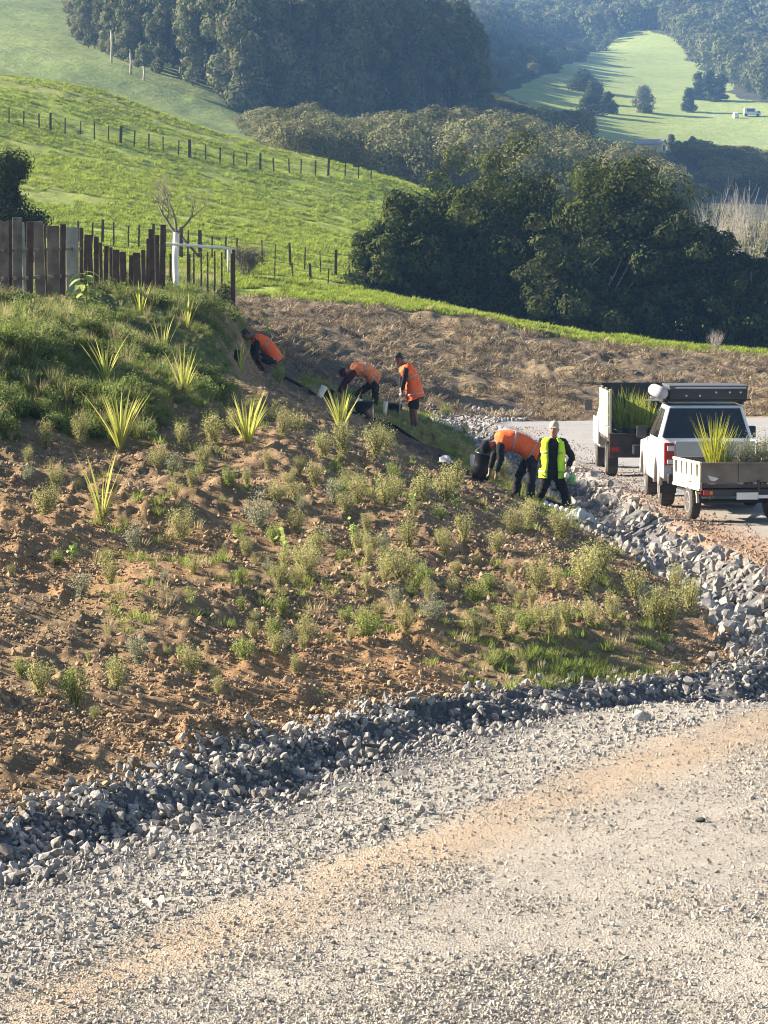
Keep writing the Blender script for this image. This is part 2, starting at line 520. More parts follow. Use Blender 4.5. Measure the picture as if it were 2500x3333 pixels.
def near_h(x, y, rough=True):
    x = np.asarray(x, float); y = np.asarray(y, float)
    a, b, c = faces3(x, y); w = wobble(x, y)
    a, b, c = a + w, b + w, c + w
    za = -smin(-KA * a, -KB * b, .2); za = za + .55 * sstep(2.0, 2.9, za)
    zc = KC * c + 1.25 * sstep(5.35, 6.5, c) * sstep(59, 68, y)
    z = smin(za, zc, .35)
    z = smin(z, 3.82 + .012 * (y - 70), .5)
    ins = smin(-smin(-a, -b, .5), c, .8); out = outer(x, y)
    u = np.clip(out / (out - ins + 1e-6) + (fbm(x * 1.6, y * 1.6, 3, 23) - .5) * .34 * sstep(0, .3, out), 0, 1)                       # 1 at the toe, 0 at the road edge
    drain = -(.30 - .07 * sstep(.5, 2, c)) * np.sin(np.pi * np.clip((u - .45 * sstep(0, 2, c)) / (1 - .45 * sstep(0, 2, c)), 0, 1)) ** 1.2
    t = sstep(-.05, .12, z)
    z = np.where(ins > 0, np.maximum(z, 0), drain)
    berm = np.exp(-((out + .25) / .28) ** 2) * .10 * sstep(1.0, 0, c) * (out < .3)
    z = z + berm
    if rough:
        soil = sstep(-.1, .5, ins)
        cl = (1 - np.abs(2 * vnoise(x * 3.1, y * 2.6, 5) - 1)) * .075 + (vnoise(x * 7.5, y * 6.5, 8)) * .065 + vnoise(x * 15, y * 13, 9) * .03
        big = (fbm(x * .85, y * .7, 3, 14) - .5) * .30
        cal = sstep(.25, .75, fbm(x * .7 + 5, y * .7, 3, 77))
        z = z + soil * (cl * (.35 + .9 * cal) - .06 + big)
        z = z + soil * sstep(2.1, 2.8, z) * (fbm(x * .45, y * .4, 3, 15) - .5) * .7 * sstep(78, 70, y)
        ro = sstep(0, -.4, out)
        z = z + ro * ((vnoise(x * .5, y * .25, 31) - .5) * .06 + (vnoise(x * 6, y * 6, 32) - .5) * .012)
    k = sstep(90, 103, y)
    return z * (1 - k) + slope_h(x, y) * k

def full_h(x, y):
    x = np.asarray(x, float); y = np.asarray(y, float)
    return np.where(y < 103, near_h(x, y, False), slope_h(x, y))

def grid_rows(spec):
    """spec: (from, to, fraction of the distance per row)"""
    d = []
    for a, b, f in spec:
        n = max(2, int(math.log(b / a) / f)); d += list(a * (b / a) ** (np.arange(n) / n))
    return np.array(d + [spec[-1][1]])

def sheet(h, px, rows, parts):
    """one survey sheet; parts: (name, mask function of face centres, material, attributes {name: function})"""
    a = (np.asarray(px, float) - 1250) / FOC
    X = a[None, :] * rows[:, None]; Y = np.repeat(rows[:, None], len(a), 1)
    Z = h(X, Y)
    nr, nc = X.shape
    I = np.arange(nr * nc).reshape(nr, nc)
    Fq = np.stack([I[:-1, :-1], I[:-1, 1:], I[1:, 1:], I[1:, :-1]], -1).reshape(-1, 4)
    V = np.stack([X, Y, Z], -1).reshape(-1, 3)
    cx = V[Fq, 0].mean(1); cy = V[Fq, 1].mean(1)
    left = np.ones(len(Fq), bool); made = []
    for name, mask, mat, attrs, label, cat in parts:
        sel = left & mask(cx, cy); left &= ~sel
        f = Fq[sel]
        if not len(f): continue
        used, inv = np.unique(f, return_inverse=True)
        v = V[used]; me = np_mesh(name, v, inv.reshape(-1, 4), True)
        for an, fn in attrs.items():
            at_ = me.attributes.new(an, 'FLOAT', 'POINT'); at_.data.foreach_set('value', np.asarray(fn(v[:, 0], v[:, 1], v[:, 2]), np.float32))
        made.append(tag(mobj(name, me, mat), label, cat, None, 'structure'))
    return made

soil_m = ground_mat('soil', (.265, .18, .10), (.145, .098, .058), (.40, .29, .175), (.9, 7),
                    [('weedy', (.085, .11, .035), (.16, .155, .06), 6), ('mulch', (.07, .045, .034), (.12, .078, .055), 9), ('clay', (.42, .235, .11), (.28, .17, .085), 3)],
                    .9, .05, 16)
drain_m = ground_mat('drain_fines', (.13, .13, .135), (.07, .07, .075), (.26, .26, .26), (2, 12), [('silt', (.40, .37, .32), (.31, .29, .255), 4)], .9, .05, 14)
road_m = ground_mat('road_metal', (.365, .333, .285), (.305, .28, .24), (.43, .395, .34), (.7, 14),
                    [('dust', (.41, .325, .235), (.35, .275, .20), 1.5), ('rut', (.40, .27, .175), (.29, .185, .12), 3), ('far', (.34, .34, .34), (.30, .295, .29), 1)],
                    1.0, .008, 34, (70, .70, 1.2))
straw_m = ground_mat('mulched_straw', (.20, .15, .10), (.10, .08, .057), (.30, .235, .155), (.5, 3.2),
                     [('green', (.14, .21, .04), (.11, .155, .04), 1.4), ('tan', (.36, .27, .16), (.20, .155, .095), 2.5)], 1.0, .25, 4)
grass_m = ground_mat('pasture', (.26, .32, .05), (.20, .27, .045), (.33, .36, .085), (.12, 1.1),
                     [('dry', (.34, .31, .14), (.22, .25, .08), .6)], 1.0, .25, 2.2)
hill_m = ground_mat('hill_pasture', (.21, .265, .08), (.16, .215, .065), (.27, .29, .12), (.06, .5), [], 1.0, .5, .8)
meadow_m = ground_mat('meadow', (.26, .32, .10), (.21, .27, .08), (.34, .36, .15), (.035, .3), [], .8, .5, .5)
floor_m = ground_mat('forest_floor', (.06, .065, .04), (.04, .045, .03), (.09, .085, .05), (.1, 1), [], .6, .3, 1)

def a_weedy(x, y, z):
    c = faces3(x, y)[2]
    top = sstep(1.95, 2.5, z + (fbm(x * .8, y * .8, 3, 3) - .5) * 1.0) * sstep(5.4, 6.9, c + (fbm(x, y, 2, 4) - .5) * 1.4)
    strip = pipe_side(x, y)
    low = np.exp(-((x - 2.0) / 1.0) ** 2 - ((y - 35.6) / 1.0) ** 2) * 1.4
    return np.clip(np.maximum(np.maximum(top, strip * .6), low * fbm(x * 2, y * 2, 3, 5)) + (fbm(x * .7, y * .7, 3, 6) > .62) * .14, 0, 1)

PIPE_PX = [(930, 1243), (1010, 1282), (1070, 1315), (1180, 1366), (1290, 1412), (1400, 1466), (1445, 1495), (1560, 1560), (1660, 1622), (1750, 1668)]
_pp = [hit(lambda x, y: near_h(x, y, False), *p) for p in PIPE_PX]
_pq = sorted(_pp, key=lambda p: p.y)
def pipe_side(x, y):
    """1 behind the pipe (the unplanted grassy strip), 0 in front"""
    px = np.interp(y, [p.y for p in _pq], [p.x for p in _pq])
    return sstep(0, .35, x - px) * (y > _pq[0].y)
def a_mulch(x, y, z):
    px = np.interp(y, [p.y for p in _pq], [p.x for p in _pq])
    return sstep(-1.5, -.5, x - px + (fbm(x * 1.3, y * 1.3, 3, 8) - .5) * 1.2) * (1 - sstep(.05, .3, x - px)) * sstep(54, 60, y) * .9
def a_clay(x, y, z):
    return sstep(.50, .66, fbm(x * .55, y * .4, 4, 21)) * sstep(46, 30, y) * .85
def a_dust(x, y, z):
    o = -outer(x, y); return np.clip(np.exp(-((o - .42 - .5 * (fbm(x * .35, y * .3, 2, 34) - .5)) / .5) ** 2) * (y < 40) * (.55 + .8 * fbm(x * 1.5, y * .7, 3, 33)), 0, 1)
def a_rut(x, y, z):
    o = -outer(x, y); c = faces3(x, y)[2] + 1.3
    return np.clip(np.exp(-((o - .5) / .75) ** 2) * (c > -3.4) * sstep(37, 41, y) * 1.15, 0, 1)
def a_far(x, y, z): return sstep(48, 75, y)
def a_silt(x, y, z): return sstep(1.6, .7, outer(x, y)) * sstep(0, 1.5, faces3(x, y)[2])

cols = np.unique(np.concatenate([np.linspace(-1500, -60, 45), np.arange(-60, 2561, 6.0), np.linspace(2561, 4800, 55)]))
rows = grid_rows([(7, 18.6, .008), (18.6, 80, .0022), (80, 103, .0035)])
sheet(near_h, cols, rows, [
    ('planted_bank', lambda x, y: (inside(x, y) > .12), soil_m, {'weedy': a_weedy, 'mulch': a_mulch, 'clay': a_clay}, 'bare brown clay bank planted with seedlings', 'bank'),
    ('rock_drain', lambda x, y: outer(x, y) > 0, drain_m, {'silt': a_silt}, 'stone-lined drain along the foot of the bank', 'drain'),
    ('road', lambda x, y: x > -99, road_m, {'dust': a_dust, 'rut': a_rut, 'far': a_far}, 'pale gravel road curving round the bank', 'road')])

def a_green(x, y, z):
    e = np.interp(x, [-6, -1.2, 3, 7.5, 14.4], [127, 127, 127.5, 128, 129])
    return np.clip(sstep(-1.5, 1.0, y - e + (fbm(x * .5, y * .5, 3, 41) - .5) * 4), 0, 1)
def a_tan(x, y, z): return np.clip(sstep(.42, .62, fbm(x * .35 + 3, y * .25, 3, 43)) * sstep(-3, 4, x), 0, 1)
def a_dry(x, y, z): return np.clip(sstep(.56, .75, fbm(x * .03, y * .09, 4, 45)) * .6 + np.exp(-((y - 153) / 7) ** 2) * .5 * (x < 1), 0, 1)
def slope_rough(x, y):
    z = slope_h(x, y); s = sstep(131, 126, y) * sstep(103, 105, y)
    z = z + s * ((fbm(x * 1.1, y * .9, 3, 51) - .5) * .35 + (vnoise(x * 3.3, y * 2.6, 52) - .5) * .18)
    g = sstep(126, 131, y)
    return z + g * ((fbm(x * .5, y * .42, 3, 53) - .5) * .24 + (vnoise(x * 1.5, y * 1.1, 54) - .5) * .09)
cols2 = np.unique(np.concatenate([np.linspace(-900, -40, 30), np.arange(-40, 2561, 7.0), np.linspace(2561, 3500, 30)]))
rows2 = grid_rows([(103, 135, .0030), (135, 150, .006), (150, 266, .0032), (266, 300, .01)])
sheet(slope_rough, cols2, rows2, [
    ('straw_slope', lambda x, y: y < 131.5 - (fbm(x * .3, y * .3, 2, 40) - .5) * 0, straw_m, {'green': a_green, 'tan': a_tan}, 'brown slope of mulched straw above the road', 'slope'),
    ('paddock', lambda x, y: x > -999, grass_m, {'dry': a_dry}, 'bright green grazed paddock rising to the left', 'paddock')])

# left hill and valley floor
hill_h = Survey([at(*p) for p in [
    (-900, 330, 305), (0, 380, 305), (450, 460, 305), (880, 560, 305), (1300, 680, 305), (1800, 760, 305), (2500, 790, 305), (3300, 800, 305),
    (-900, 240, 370), (0, 260, 370), (400, 350, 370), (760, 430, 370), (1200, 560, 380), (1800, 640, 380), (2500, 680, 380), (3300, 690, 380),
    (-900, 130, 450), (0, 170, 450), (350, 215, 450), (600, 320, 440), (880, 395, 440), (1300, 420, 460), (1650, 450, 480), (2000, 560, 470), (2500, 640, 470), (3300, 640, 480),
    (-900, -100, 640), (0, -20, 640), (300, 60, 600), (700, 190, 600), (1100, 280, 620), (1600, 370, 640), (2000, 500, 640), (2500, 600, 640), (3300, 600, 640),
    (-900, -260, 800), (0, -180, 800), (700, 0, 800), (1300, 170, 800), (1650, 345, 800), (2000, 470, 790), (2280, 545, 785), (2500, 555, 785), (3300, 570, 785)]], 1e-5)
far_h = Survey([at(*p) for p in [
    (-900, -260, 795), (0, -180, 795), (700, 0, 795), (1300, 170, 795), (1650, 345, 795), (2000, 470, 785), (2280, 545, 780), (2500, 555, 780), (3300, 570, 780),
    (1600, 325, 860), (1720, 262, 960), (1900, 335, 930), (2080, 350, 930), (2500, 350, 930), (3300, 350, 930), (2080, 105, 1260), (1860, 195, 1100), (2330, 205, 1130), (2500, 290, 1000),
    (3000, 240, 1060), (1300, 60, 1150), (1600, 180, 1250), (800, -80, 1150), (0, -300, 1150), (-900, -350, 1150),
    (1250, -140, 1700), (2000, -90, 1700), (2700, -90, 1700), (3400, -120, 1700), (200, -300, 1700), (-900, -350, 1700),
    (-900, -290, 1800), (400, -250, 1800), (1500, -170, 1800), (2500, -150, 1800), (3500, -150, 1800)]], 1e-5)
cols3 = np.linspace(-900, 3500, 200)
def hill_rough(x, y): return hill_h(x, y) + (fbm(x * .08, y * .05, 3, 61) - .5) * 1.2 + (fbm(x * .5, y * .3, 2, 62) - .5) * .22
sheet(hill_rough, np.linspace(-900, 3500, 300), grid_rows([(302, 790, .0042)]), [
    ('hill', lambda x, y: pixel(x, y, hill_h(x, y))[0] < 900 - .3 * (y - 300), hill_m, {}, 'hazy green hillside behind the paddock', 'hillside'),
    ('valley_floor', lambda x, y: x > -9999, floor_m, {}, 'wooded valley floor', 'valley')])
def far_px(x, y): return pixel(x, y, far_h(x, y))
MEADOW = [(1610, 340), (1650, 300), (1735, 255), (1880, 200), (1990, 150), (2060, 98), (2110, 96), (2190, 120), (2240, 190), (2310, 235), (2370, 260), (2400, 330), (2500, 345), (2620, 350), (2800, 545), (2280, 575), (2150, 560), (1900, 470), (1760, 400), (1660, 372)]
def in_poly(px, py, poly):
    px = np.asarray(px); py = np.asarray(py); c = np.zeros(px.shape, bool); j = len(poly) - 1
    for i in range(len(poly)):
        (xi, yi), (xj, yj) = poly[i], poly[j]
        c ^= ((yi > py) != (yj > py)) & (px < (xj - xi) * (py - yi) / (yj - yi + 1e-9) + xi); j = i
    return c
def is_meadow(x, y, grow=0):
    px, py = far_px(x, y)
    return in_poly(px + (fbm(x * .05, y * .05, 2, 64) - .5) * 60, py + (fbm(x * .05, y * .05, 2, 65) - .5) * 20, MEADOW) & (y < 1270)
def far_rough(x, y): return far_h(x, y) + (fbm(x * .02, y * .012, 3, 66) - .5) * 2.0
sheet(far_rough, np.unique(np.concatenate([np.linspace(-900, 1500, 60), np.linspace(1500, 2600, 260), np.linspace(2600, 3500, 30)])), grid_rows([(785, 1300, .0025), (1300, 1790, .012)]), [
    ('meadow', lambda x, y: is_meadow(x, y), meadow_m, {}, 'pale green far meadow on a hillside between forests', 'meadow'),
    ('mountain', lambda x, y: x > -9999, floor_m, {}, 'forested mountain filling the top of the view', 'mountain')])

# closed body of morning haze
hz = MB(); hz.box((150, 910, 90), (1500, 1880, 228))
hm, hnt, hout = new_mat('haze'); hv = N(hnt, 'ShaderNodeVolumePrincipled')
hv.inputs['Density'].default_value = HAZE_DENSITY; hv.inputs['Color'].default_value = rgb(HAZE_COLOR); hv.inputs['Anisotropy'].default_value = 0.0
hv.inputs['Density Attribute'].default_value = ''; hv.inputs['Temperature Attribute'].default_value = ''
if 'Color Attribute' in hv.inputs: hv.inputs['Color Attribute'].default_value = ''
hnt.links.new(hv.outputs[0], hout.inputs['Volume'])
tag(hz.obj('haze', hm), 'thin blue morning haze over the valley', 'haze', None, 'stuff')
# ================================================================== WOODS FAR OFF
bark_m = plain('grey_bark', (.22, .19, .16), .95, (.12, .10, .085), 3)
pale_bark_m = plain('pale_bark', (.62, .58, .50), .9, (.40, .36, .31), 2)
gum_m = leaf_mat('gum_leaves', (.12, .145, .07), (.19, .195, .095), (.28, .22, .12), .25, .3, .12)
bush_m = leaf_mat('native_bush_leaves', (.14, .15, .07), (.22, .215, .105), (.30, .26, .14), .25, .3, .15)
mount_m = leaf_mat('mountain_forest_leaves', (.09, .11, .05), (.14, .155, .07), (.19, .165, .08), .2, .3, .1)
totara_m = leaf_mat('totara_leaves', (.055, .075, .021), (.09, .105, .03), (.14, .135, .045), .2, .22, .5)
dark_m = leaf_mat('dark_evergreen_leaves', (.042, .055, .022), (.07, .078, .03), None, .15, .2, .7)
twig_m = plain('bare_twigs', (.34, .31, .28), .9, (.22, .20, .18), 5)

def forest_protos(name, mat, n, k, h0, h1, w, lobes, leaf, trunk=True, flat=.7, dome=False):
    out = []
    for i in range(n):
        r = np.random.default_rng(500 + i * 13 + int(h1 * 7))
        B = blob_crown(r, h0, h1, w, lobes, flat, .5, True)
        if dome: B = dome_blobs(r, h1 + .6, w, lobes)
        me = crown_mesh('%s_%d' % (name, i), B, k, leaf, 900 + i, .5, .7, .82 if dome else .7)
        me.materials.append(mat)
        if trunk:
            mb = MB(); mb.tube([(0, 0, -1), (.1, 0, h0 * .6), (-.1, .1, h1 * .7)], [.2, .16, .08], 5, False)
            bm = bmesh.new(); bm.from_mesh(me); t = mb.mesh('t'); t.materials.append(bark_m)
            nf = len(bm.faces); bm.from_mesh(t); bm.faces.ensure_lookup_table()
            for f in bm.faces[nf:]: f.material_index = 1
            me.materials.append(bark_m); bm.to_mesh(me); bm.free()
        out.append(me)
    return out

def jitter_points(x0, x1, y0, y1, step, keep):
    xs = np.arange(x0, x1, step); ys = np.arange(y0, y1, step)
    X, Y = np.meshgrid(xs, ys); X = (X + rng.uniform(-.45, .45, X.shape) * step).ravel(); Y = (Y + rng.uniform(-.45, .45, Y.shape) * step).ravel()
    k = keep(X, Y); return X[k], Y[k]

# tall gum plantation on the left hill
GUM_FRONT = ([-400, 200, 240, 420, 600, 745, 800, 1000, 1300, 1500, 1575, 1600], [-300, -60, 130, 200, 300, 360, 395, 405, 415, 420, 400, -900])
def gum_keep(x, y):
    px, py = pixel(x, y, hill_h(x, y))
    return (py < np.interp(px, *GUM_FRONT) + (fbm(x * .06, y * .06, 2, 80) - .5) * 50) & (px > 150) & (px < 1590)
gx, gy = jitter_points(-70, 40, 380, 720, 4.0, gum_keep)
gz = hill_h(gx, gy); gpx, gpy = pixel(gx, gy, gz)
gcoll = proto_collection('gum_tree', forest_protos('gum_tree', gum_m, 5, 4200, 2.0, 18, 3.3, 20, .55, True, 1.0))
gs = rng.uniform(.75, 1.15, len(gx)) * np.interp(gpx, [150, 500, 760, 900, 1250, 1500, 1590], [.55, .6, .95, 1.1, 1.05, .85, .5])
scatter('gum_forest', np.stack([gx, gy, gz], 1), np.stack([gs * .95, gs * .95, gs], 1), rot_z(len(gx), .03), gcoll, 5, 'tall dense stand of dark blue-green gum trees on the hill', 'forest')

# rounded native bush in the valley
def bush_keep(x, y):
    px, py = pixel(x, y, hill_h(x, y))
    return (px > 830 + rng.uniform(-20, 60, px.shape)) & (px < 2330) & (y < 330 + (px < 1750) * 105 + (px > 1500) * 10) & ((px > 1000) | (y < 400))
bx, by = jitter_points(-14, 40, 304, 450, 4.6, bush_keep)
bz = hill_h(bx, by); bpx, _ = pixel(bx, by, bz)
bcoll = proto_collection('bush_tree', forest_protos('bush_tree', bush_m, 6, 3600, 3.0, 8.0, 3.7, 14, .34, False, 1.0, True))
def want_top(px, d):
    """height of the canopy seen from the road"""
    y = np.interp(px, [850, 900, 1000, 1100, 1250, 1500, 1700, 1850, 2000, 2150, 2250, 2330], [440, 375, 322, 375, 330, 325, 335, 372, 415, 455, 550, 640])
    return CAMZ + (HOR - y) / FOC * d
bh = np.clip((want_top(bpx, 380.) - bz) * np.interp(by, [304, 400, 450], [.55, .95, 1.0]), 3.5, 13) / 8.6
bs = bh * rng.uniform(.82, 1.08, len(bx))
scatter('native_bush', np.stack([bx, by, bz - .3], 1), np.stack([np.clip(bs, .7, 1.3)] * 2 + [bs], 1), rot_z(len(bx)), bcoll, 6, 'rounded grey-green native bush filling the valley', 'bush')

vx, vy = jitter_points(14, 62, 455, 790, 6, lambda x, y: (lambda q: (q[0] > 1545) & (q[0] < 1900) & (q[1] > 340))(pixel(x, y, hill_h(x, y))))
vz = hill_h(vx, vy); vh = np.clip((CAMZ + (HOR - 372) / FOC * vy - vz), 2.5, 8) / 8.6 * rng.uniform(.8, 1.1, len(vx))
scatter('valley_head_bush', np.stack([vx, vy, vz], 1), np.stack([np.clip(vh, .7, 1.2)] * 2 + [vh], 1), rot_z(len(vx)), bcoll, 6, 'hazy bush at the head of the valley below the meadow tip', 'bush')

# scrub at the right below the meadow
rx_, ry_ = jitter_points(40, 100, 470, 640, 5, lambda x, y: (lambda q: (q[0] > 2230) & (q[0] < 2900))(pixel(x, y, hill_h(x, y))))
rz_ = hill_h(rx_, ry_)
rs = np.clip((CAMZ + (HOR - 560) / FOC * ry_ - rz_), 3, 9) / 8.6 * rng.uniform(.8, 1.1, len(rx_))
scatter('valley_scrub', np.stack([rx_, ry_, rz_], 1), np.stack([np.clip(rs, .8, 1.2)] * 2 + [rs], 1), rot_z(len(rx_)), bcoll, 6, 'dark hazy scrub below the far meadow at the right', 'bush')

# mountain forest
def mount_keep(x, y):
    px, py = far_px(x, y); m = is_meadow(x, y)
    return ~m & (px > 300) & (px < 2800) & (py < 600) & ~((y < 1000) & (px > 2290) & (py > 335)) & ~((y < 850) & (px > 1650))
mx, my = jitter_points(-120, 280, 800, 1900, 7.5, mount_keep)
mz = far_h(mx, my)
mcoll = proto_collection('mountain_tree', forest_protos('mountain_tree', mount_m, 5, 900, 2.5, 11, 4.8, 9, .95, False, .9, True))
ms_ = rng.uniform(.7, 1.2, len(mx)) * np.where(is_meadow(mx + 22, my) | is_meadow(mx + 10, my), .42, 1.0)
scatter('mountain_forest', np.stack([mx, my, mz - 1], 1), ms_, rot_z(len(mx)), mcoll, 5, 'hazy blue forest covering the far mountain', 'forest')

# ================================================================== TREES THAT CAN BE TOLD APART
def tree(name, loc, mat, h, w, h0, lobes, n, leaf, seed, label, cat='tree', group=None, flat=.6, limbs=4, bark=None, top=.5, core=.62, extra=None, lump=0.0):
    r = np.random.default_rng(seed)
    t = empty(name, loc, 0, label, cat, group)
    B = blob_crown(r, h0, h * .93, w, lobes, flat, top) + (extra or [])
    if lump: B = [(x + r.normal() * a * .75, y + r.normal() * b * .75, z + r.normal() * c * .8, a * lump * r.uniform(.7, 1.2), b * lump * r.uniform(.7, 1.2), c * lump * 1.1) for x, y, z, a, b, c in B for _ in range(3)]
    mobj('crown', crown_mesh('crown', B, n, leaf, seed, .3, .55, core), mat, t)
    mb = MB()
    mb.tube([(0, 0, -.4), (.03 * h, 0, h * .25), (0, .02 * h, h * .55), (0, 0, h * .85)], [h * .035, h * .028, h * .018, h * .006], 7, False)
    for k in range(limbs):
        a = r.uniform(0, 6.283); z = h * r.uniform(.18, .5)
        mb.tube([(0, 0, z), (math.cos(a) * w * .3, math.sin(a) * w * .3, z + h * .13), (math.cos(a) * w * .65, math.sin(a) * w * .65, z + h * .3)], [h * .014, h * .010, h * .004], 5, False)
    mb.obj('trunk', bark or bark_m, t, True)
    return t

def on(px, py, d): p = at(px, py, d); return p
# the dark row beyond the straw slope
ROW = [  # base px, base py, distance, height m, half width m, label
    (1230, 935, 148, 3.0, 1.3, 'low olive bush at the paddock end of the dark tree row', 9),
    (1330, 945, 150, 4.7, 1.9, 'sloping olive evergreen, second from the paddock end of the dark row', 12),
    (1500, 985, 152, 5.9, 2.3, 'broad olive evergreen in the left half of the dark tree row', 18),
    (1680, 1015, 155, 6.9, 2.5, 'tall layered evergreen just left of the middle gap in the dark row', 22),
    (1840, 1060, 146, 4.4, 1.9, 'lower shaded evergreen filling the gap in the middle of the dark row', 12),
    (2000, 1085, 152, 8.5, 2.8, 'tallest evergreen of the dark row with pale dead limbs inside', 24),
    (2170, 1115, 150, 6.6, 2.0, 'dark evergreen beside the tallest tree of the row, toward the road end', 14),
    (2310, 1140, 150, 6.0, 1.7, 'pointed dark evergreen in front of the bare grey poplars', 12),
    (2450, 1150, 149, 4.9, 1.6, 'low dark evergreen at the road end of the row', 12),
    (2600, 1160, 152, 5.4, 1.8, 'dark evergreen beyond the road end of the row', 10)]
for i, (px, py, d, h, w, lab, lob) in enumerate(ROW):
    p = on(px, py, d); p.z = float(slope_h(p.x, p.y)) - .1; w *= 1.2
    m = totara_m if i in (0, 1, 2, 3, 5) else dark_m
    tree('evergreen_tree', p, m, h, w, -.1, lob * 2 + 14, int(10000 + 5600 * w * h / 6), .21, 40 + i, lab, 'tree', 'dark row of evergreens beyond the straw slope', .68, 5, core=.78, lump=.62)
# pale dead limbs showing inside the tallest tree
tt = [o for o in COL.objects if o.get('label', '').startswith('tallest evergreen')][0]
dl = MB(); r_ = np.random.default_rng(3)
for x, z, dx in ((-.7, 2.0, 1.0), (-.2, 2.2, 1.0), (.2, 2.0, 1.25), (-1.1, 3.0, -.6)):
    dl.tube([(x, -2.5, z), (x + dx * .5, -2.6, z + .9), (x + dx, -2.4, z + 2.0)], [.035, .028, .012], 5, False)
dl.tube([(-1.6, -2.7, 3.05), (-1.2, -2.8, 3.1), (-.9, -2.8, 2.95)], [.05, .04, .02], 5, False)
dl.obj('dead_limb', twig_m, tt, True)
# dark tree at the left edge
p = at(35, 880, 112); p.z = float(slope_h(p.x, p.y)) - .2
tree('evergreen_tree', p, dark_m, 4.3, 1.5, .3, 20, 15000, .12, 77, 'dense dark round evergreen standing behind the old fence', 'tree', None, .7)
# bare poplars at the right
p = at(2385, 900, 230); p.z = float(slope_h(p.x, 230)) - .5
mb = MB(); rr = np.random.default_rng(9)
for k in range(26):
    a = rr.uniform(0, 6.283); q = rr.uniform(0, 1.9)
    branchy(mb, (q * math.cos(a), q * math.sin(a), 0), (math.cos(a) * .22 * q, math.sin(a) * .22 * q, 1), rr.uniform(2.0, 2.9), .05, 3, rr, 3, .22, 4, .55)
t = empty('bare_poplar', p, 0, 'bare grey winter thicket of thin stems behind the dark row', 'tree'); mb.obj('branch', twig_m, t, True)
# dead bush at the foot of the row and scrub beside the gate
def twig_bush(px, py, h, w, label, d=None, n=22, mat=None, leaves=None, base=None):
    p = base or (at(px, py, d) if d else hit(full_h, px, py)); r = np.random.default_rng(int(px))
    mb = MB()
    for k in range(n):
        a = r.uniform(0, 6.283)
        branchy(mb, (0, 0, -.05), (math.cos(a) * w / h, math.sin(a) * w / h, 1), h * r.uniform(.35, .5), h * .012, 2, r, 3, .45, 3, .3)
    t = empty('twiggy_bush', p, 0, label, 'bush'); mb.obj('branch', mat or twig_m, t, True)
    if leaves:
        B = [(r.normal() * w * .35, r.normal() * w * .35, h * r.uniform(.4, .75), w * .45, w * .45, h * .25) for _ in range(9)]
        mobj('foliage', crown_mesh('foliage', B, leaves[1], leaves[2], 5, .3, .5, .3), leaves[0], t)
    return t
scrub_m = leaf_mat('scrub_leaves', (.13, .12, .075), (.18, .16, .10), None, .3)
p = hit(full_h, 2330, 1150); twig_bush(2330, 1150, .9, .35, 'small leafless tan bush at the foot of the dark trees', base=p)
p = at(800, 862, 138); p.z = float(slope_h(p.x, p.y)); twig_bush(800, 862, 1.55, .75, 'grey-brown scrubby bush beside the gate end post', base=p, n=30, mat=plain('brown_twigs', (.20, .165, .12), .9), leaves=(scrub_m, 2600, .07))
# meadow trees
mt_m = leaf_mat('meadow_tree_leaves', (.040, .055, .025), (.06, .07, .03), None, .15)
lt_m = leaf_mat('grey_tree_leaves', (.10, .115, .07), (.14, .15, .09), None, .25)
for i, (px, py, h, w, mat, lab) in enumerate([
        (1893, 292, 5.2, 4.2, mt_m, 'rounded dark tree highest up the far meadow'),
        (1935, 335, 5.6, 2.9, mt_m, 'dark tree in the middle of the meadow clump'),
        (1922, 370, 5.2, 3.3, mt_m, 'dark round tree at the front of the meadow clump'),
        (1980, 368, 5.0, 2.2, mt_m, 'slim dark tree on the road side of the meadow clump'),
        (2095, 370, 6.6, 3.0, lt_m, 'lone pale grey tree in the middle of the far meadow'),
        (2243, 365, 5.8, 2.0, mt_m, 'lone dark lollipop tree with clear trunk on the far meadow'),
        (2275, 328, 7.2, 2.5, mt_m, 'left dark crown of the trio on the upper far meadow'),
        (2310, 330, 7.6, 2.6, mt_m, 'middle dark crown of the trio on the upper far meadow'),
        (2345, 332, 7.0, 2.4, mt_m, 'last dark crown of the trio on the upper far meadow'),
        (2185, 485, 3.0, 1.2, lt_m, 'grey conical tree beside the pale shed'),
        (2203, 498, 2.6, 1.3, mt_m, 'dark conical tree beside the red roof'),
        (2254, 480, 2.3, 1.1, mt_m, 'small lone dark conifer above the red roof')]):
    p = hit(far_h, px, py, 780, 1300) if py < 560 else at(px, py, 700)
    tree('meadow_tree', p, mat, h * 1.2, w * 1.25, h * .12, 20, 5200, .42, 140 + i, lab, 'tree', 'trees dotted over the far meadow', .75, 2)
# pale gum trunks at the edge of the plantation
for px, py, h, lab in ((362, 207, 6.2, 'tall pale bare gum trunk at the upper edge of the plantation'), (424, 247, 4.2, 'shorter pale gum trunk lower down the plantation edge'),
                       (467, 270, 3.2, 'grey slim gum trunk lowest on the plantation edge')):
    p = hit(hill_h, px, py, 303, 790); t = empty('gum_tree', p, 0, lab, 'tree'); mb = MB(); r = np.random.default_rng(px)
    mb.tube([(0, 0, -.3), (.1, 0, h * .4), (-.05, 0, h)], [.17, .14, .08], 7); mb.obj('trunk', pale_bark_m, t, True)
    B = blob_crown(r, h * .8, h * 1.5, 1.6, 7, .7); mobj('crown', crown_mesh('crown', B, 900, .35, px, .4, .7), gum_m, t)

